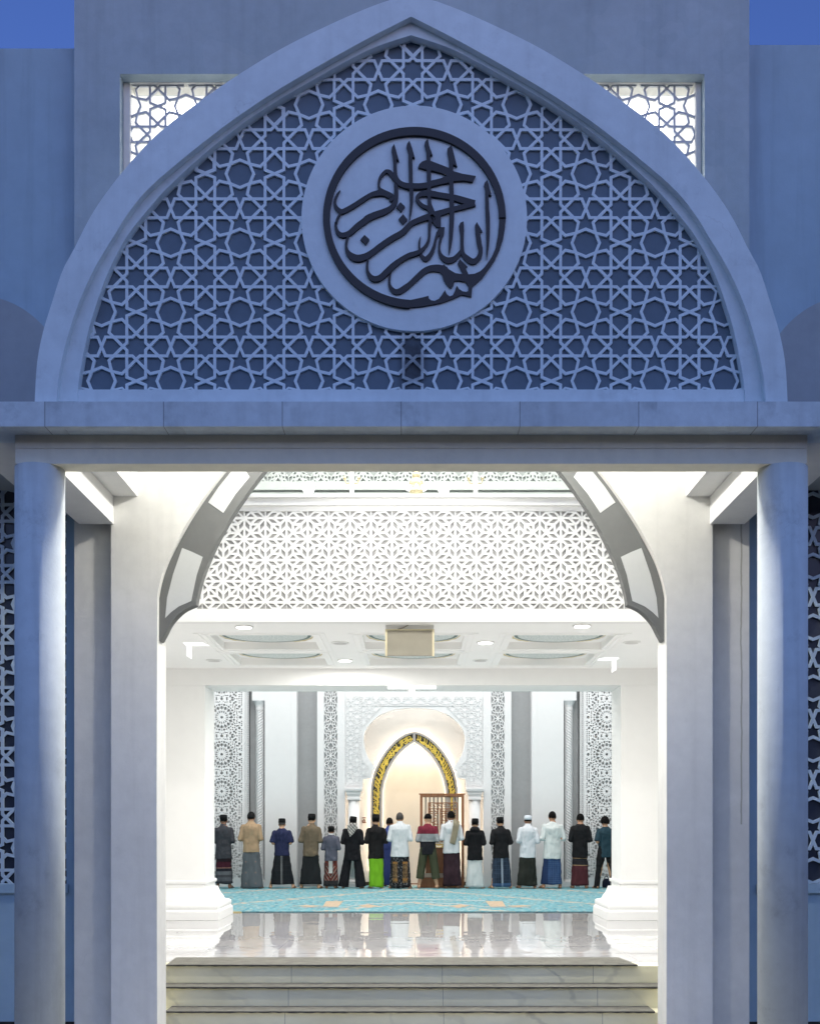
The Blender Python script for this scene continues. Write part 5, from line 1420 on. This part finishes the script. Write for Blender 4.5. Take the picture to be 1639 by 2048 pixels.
for n_, p in enumerate(people):
    d = p.get('d', 25.85); feet = p.get('feet', 1652 + EYE * F / d)
    H = (feet - p['top']) * d / F
    capped = p['cap'] in ('songkok',)
    full = {'songkok': 1.715, 'cap': 1.705, 'kopiah': 1.700, 'beanie': 1.713, 'curly': 1.720}.get(p['cap'], 1.697)
    k = H / full
    zz = lambda y: (feet - y) * d / F / k
    X0 = at(p['x'], 0, d)[0]
    kw = min(k, 1.02) if k > .9 else k * 1.02
    root = obj('person', P_body(p['st'], seed=n_), SKIN[p['skin']], None, True)
    root.rotation_euler = (0, random.Random(n_ + 90).uniform(-.018, .018), random.Random(n_ + 40).uniform(-.13, .13)); root.location = (X0, d + random.Random(n_).uniform(-.04, .04) * (n_ != 7), .016); root.scale = (kw * 1.02, kw, k)
    tag(root, p['lab'], 'person', 'worshippers standing in a row')
    cn, cc, hem, sl, wd, op = p['sh']
    if cc is None:
        cm = bands('colour_block_sweater', [(zz(1711) - .2, (.014, .015, .02)), (zz(1684.5), (.014, .015, .02)), (zz(1669), (.34, .35, .36)), (2, (.20, .025, .045))])
    else: cm = cloth(cn + '_shirt_cloth', cc, var=.20 if max(cc) < .3 else .10)
    def child(name, me, mat, sm=True):
        o = obj(name, me, mat, root, sm)
        if name in ('cap', 'hair'): o.location.z = -.045
        return o
    child('shirt', P_shirt(zz(hem), wd, p['st'], sl, seed=n_ * 3.7, **op), cm)
    kind, lm, lhem, a, c = p['lo']
    if kind == 'sarong': child('sarong' if n_ != 7 else 'robe_skirt', P_sarong(zz(lhem), min(a, ((.176 + op.get('flare', 0)) * wd - .012) * .97), c, seed=n_ + 1, top=zz(hem) + .10), lm)
    else: child('trousers', P_trousers(zz(lhem), p['st'], a, c, seed=n_), lm)
    cap = p['cap']
    if cap == 'songkok': child('cap', P_songkok(p.get('tilt', 0.), .105 * p.get('tall', 1.)), FELT, True); child('hair', P_hair(1.598, grow=1.02), HAIR if n_ != 2 else HAIRG)
    elif cap == 'cap': child('cap', P_songkok(0, .095), FELT); child('hair', P_hair(1.585, grow=1.03), HAIR)
    elif cap == 'kopiah': child('cap', P_kopiah(), CAPW); child('hair', P_hair(1.60, grow=1.02), HAIR)
    elif cap == 'beanie': child('cap', P_hair(1.605, grow=1.10), FELT); child('hair', P_hair(1.58, grow=1.03), HAIR)
    elif cap == 'curly': child('hair', P_hair(1.585, .020, 1.16, seed=3.), HAIR)
    elif cap == 'grey': child('hair', P_hair(1.578, grow=1.035), HAIRG)
    elif cap == 'hair2': child('hair', P_hair(1.635, .004, 1.10, seed=5.), HAIR)
    else: child('hair', P_hair(1.592, .004, 1.05, seed=n_), HAIR)
    if n_ == 4:
        b = BM(); loft(b, [(0, .005, 1.462, .088, .082), (0, .012, 1.485, .080, .076), (0, .018, 1.503, .066, .068)]); me = bpy.data.meshes.new('collar'); b.to_mesh(me); b.free(); child('collar', me, cloth('white_collar', (.62, .62, .63)))
    if p.get('extra') == 'keffiyeh':
        b = BM()
        loft(b, [(0, .02, 1.44, .115, .10), (0, .02, 1.50, .098, .092), (0, .03, 1.56, .088, .09)], pw=2.)
        P = [(-.125, 1.50), (.10, 1.53), (.115, 1.42), (.03, 1.30), (-.045, 1.225), (-.085, 1.33)]
        prism(b, P, -.158, -.128); me = remesh(b, .011, 4, .008, (14, 14, 14), 2.); child('scarf', me, cloth('checked_grey_scarf', None, fn=keffiyeh))
    if p.get('extra') == 'scarf':
        b = BM()
        P = [((.045, -.085, 1.49), (.175, -.075, 1.44)), ((.04, -.135, 1.40), (.172, -.128, 1.37)), ((.005, -.148, 1.22), (.135, -.146, 1.20)), ((-.03, -.148, 1.08), (.105, -.146, 1.07)), ((-.045, -.15, 1.00), (.07, -.148, .955))]
        front = [((.06, .02, 1.51), (.18, .02, 1.455)), ((.05, .12, 1.44), (.17, .11, 1.40))]
        rows = [[b.verts.new(x) for x in pr] for pr in front[::-1] + P]
        rows2 = [[b.verts.new((x[0], x[1] + (-.018 if x[1] < -.06 else .0), x[2] + (.016 if x[1] > -.1 else 0))) for x in pr] for pr in front[::-1] + P]
        for R_ in (rows, rows2):
            for A, B in zip(R_, R_[1:]): b.faces.new((A[0], A[1], B[1], B[0]))
        for i_ in range(len(rows) - 1):
            for j_ in (0, 1): b.faces.new((rows[i_][j_], rows[i_ + 1][j_], rows2[i_ + 1][j_], rows2[i_][j_]))
        for e in (0, -1): b.faces.new((rows[e][0], rows[e][1], rows2[e][1], rows2[e][0]))
        bmesh.ops.recalc_face_normals(b, faces=b.faces)
        bmesh.ops.subdivide_edges(b, edges=b.edges, cuts=3, use_grid_fill=True)
        for v in b.verts: v.co.y -= .008 * abs(noise.noise(v.co * 22))
        me = bpy.data.meshes.new('scarf'); b.to_mesh(me); b.free(); child('scarf', me, cloth('beige_scarf_cloth', (.30, .26, .18), var=.35))
# bag on the floor beside the youth
bx0, bz0 = at(1213, 1776, 26.1)
t = thing('shoulder_bag', 'small navy bag on the carpet beyond the youth in teal', 'bag', (bx0, 26.2, .015))
b = BM(); loft(b, [(bx0, 26.2, .016, .085, .05), (bx0, 26.2, .06, .095, .06), (bx0, 26.2, .15, .09, .055), (bx0 + .005, 26.2, .20, .075, .045), (bx0 + .01, 26.2, .225, .05, .025)], pw=3); o = obj('bag_body', b, cloth('navy_bag_cloth', (.015, .02, .045)), t, True)
b = BM(); tube(b, [(bx0 - .05, 26.2, .215), (bx0 - .03, 26.19, .27), (bx0 + .02, 26.19, .28), (bx0 + .055, 26.2, .21)], [.009] * 4, 8); obj('handle', b, cloth('navy_bag_strap', (.01, .012, .03)), t, True)

# ================================================================== light, sky, camera
def area(name, loc, size, power, color=(1, .975, .93), rot=(0, 0, 0)):
    L = bpy.data.lights.new(name, 'AREA'); L.shape = 'RECTANGLE'; L.size, L.size_y = size; L.energy = power; L.color = color
    o = bpy.data.objects.new(name, L); COL.objects.link(o); o.location = loc; o.rotation_euler = rot; return o
def point(name, loc, power, color=(1, .97, .92), r=.08):
    L = bpy.data.lights.new(name, 'POINT'); L.energy = power; L.color = color; L.shadow_soft_size = r
    o = bpy.data.objects.new(name, L); COL.objects.link(o); o.location = loc; return o
area('hall_lamps', (0, 23.2, 7.95), (14, 6), HALL_W, (1, .985, .965))
area('lobby_lamps', (0, 13.2, 8.9), (5.4, 3.4), LOBBY_W)
area('niche_lamp', (RC, 27.30, 3.22), (.25, .18), NICHE_W, (1, .85, .66), (math.radians(66), 0, 0))
area('niche_cove', (RC, 26.95, 5.15), (3.0, .25), 95, (1, .96, .91))
point('porch_bulb', (CX, 9.42, 5.72), PORCH_W, (1, .975, .93), .15)
for px, py in ((488, 1253), (1163, 1251), (970, 1284), (690, 1320)):
    d = (ZC - EYE) * F / (VY - py); area('downlight_lamp', ((px - VX) * d / F, d, ZC - .03), (.16, .16), VEST_W)
sun = bpy.data.lights.new('sun', 'SUN'); sun.energy = .03; sun.angle = math.radians(20); sun.color = (.8, .85, 1)
so_ = bpy.data.objects.new('sun', sun); COL.objects.link(so_); so_.rotation_euler = (math.radians(86), 0, math.radians(12))
w = bpy.data.worlds.new('World'); scene.world = w; w.use_nodes = True
nt = w.node_tree; bg = nt.nodes['Background']
sky = nt.nodes.new('ShaderNodeTexSky'); sky.sky_type = 'NISHITA'; sky.sun_disc = False
sky.sun_elevation = math.radians(SUN_EL); sky.sun_rotation = math.radians(168); sky.altitude = 50; sky.air_density = 1.; sky.dust_density = .6; sky.ozone_density = 3.
tint = nt.nodes.new('ShaderNodeMix'); tint.data_type = 'RGBA'; tint.blend_type = 'MULTIPLY'; tint.inputs[0].default_value = 1
nt.links.new(sky.outputs[0], tint.inputs[6]); tint.inputs[7].default_value = (*SKY_TINT, 1)
# the afterglow: the sky behind the viewer, where the sun has set, is brighter and paler
tc = nt.nodes.new('ShaderNodeTexCoord'); sx = nt.nodes.new('ShaderNodeSeparateXYZ'); nt.links.new(tc.outputs['Generated'], sx.inputs[0])
mr = nt.nodes.new('ShaderNodeMapRange'); mr.interpolation_type = 'SMOOTHSTEP'; nt.links.new(sx.outputs[1], mr.inputs[0])
for i_, v_ in enumerate((.25, -.75, 0., 1.)): mr.inputs[i_ + 1].default_value = v_
gl = nt.nodes.new('ShaderNodeMix'); gl.data_type = 'RGBA'; nt.links.new(mr.outputs[0], gl.inputs[0]); gl.inputs[6].default_value = (1, 1, 1, 1); gl.inputs[7].default_value = (*GLOW_C, 1)
g2 = nt.nodes.new('ShaderNodeMix'); g2.data_type = 'RGBA'; g2.blend_type = 'MULTIPLY'; g2.inputs[0].default_value = 1; g2.clamp_result = False
nt.links.new(tint.outputs[2], g2.inputs[6]); nt.links.new(gl.outputs[2], g2.inputs[7])
nt.links.new(g2.outputs[2], bg.inputs[0]); bg.inputs[1].default_value = SKY_S
cam = bpy.data.cameras.new('camera'); co = bpy.data.objects.new('camera', cam); COL.objects.link(co); scene.camera = co
co.location = (0, 0, EYE); co.rotation_euler = (PI / 2, 0, 0)
cam.sensor_width = 36; cam.lens = F / 2048 * 36; cam.shift_x = (819.5 - VX) / 2048; cam.shift_y = (VY - 1024) / 2048; cam.clip_end = 1000
scene.view_settings.view_transform = 'Standard'; scene.view_settings.look = 'None'; scene.view_settings.exposure = 0; scene.view_settings.gamma = 1
scene.render.engine = 'CYCLES'
scene.cycles.use_denoising = True
try: scene.cycles.denoiser = 'OPENIMAGEDENOISE'
except Exception: pass
scene.cycles.max_bounces = 10; scene.cycles.diffuse_bounces = 6; scene.cycles.glossy_bounces = 4
scene.cycles.sample_clamp_indirect = 8
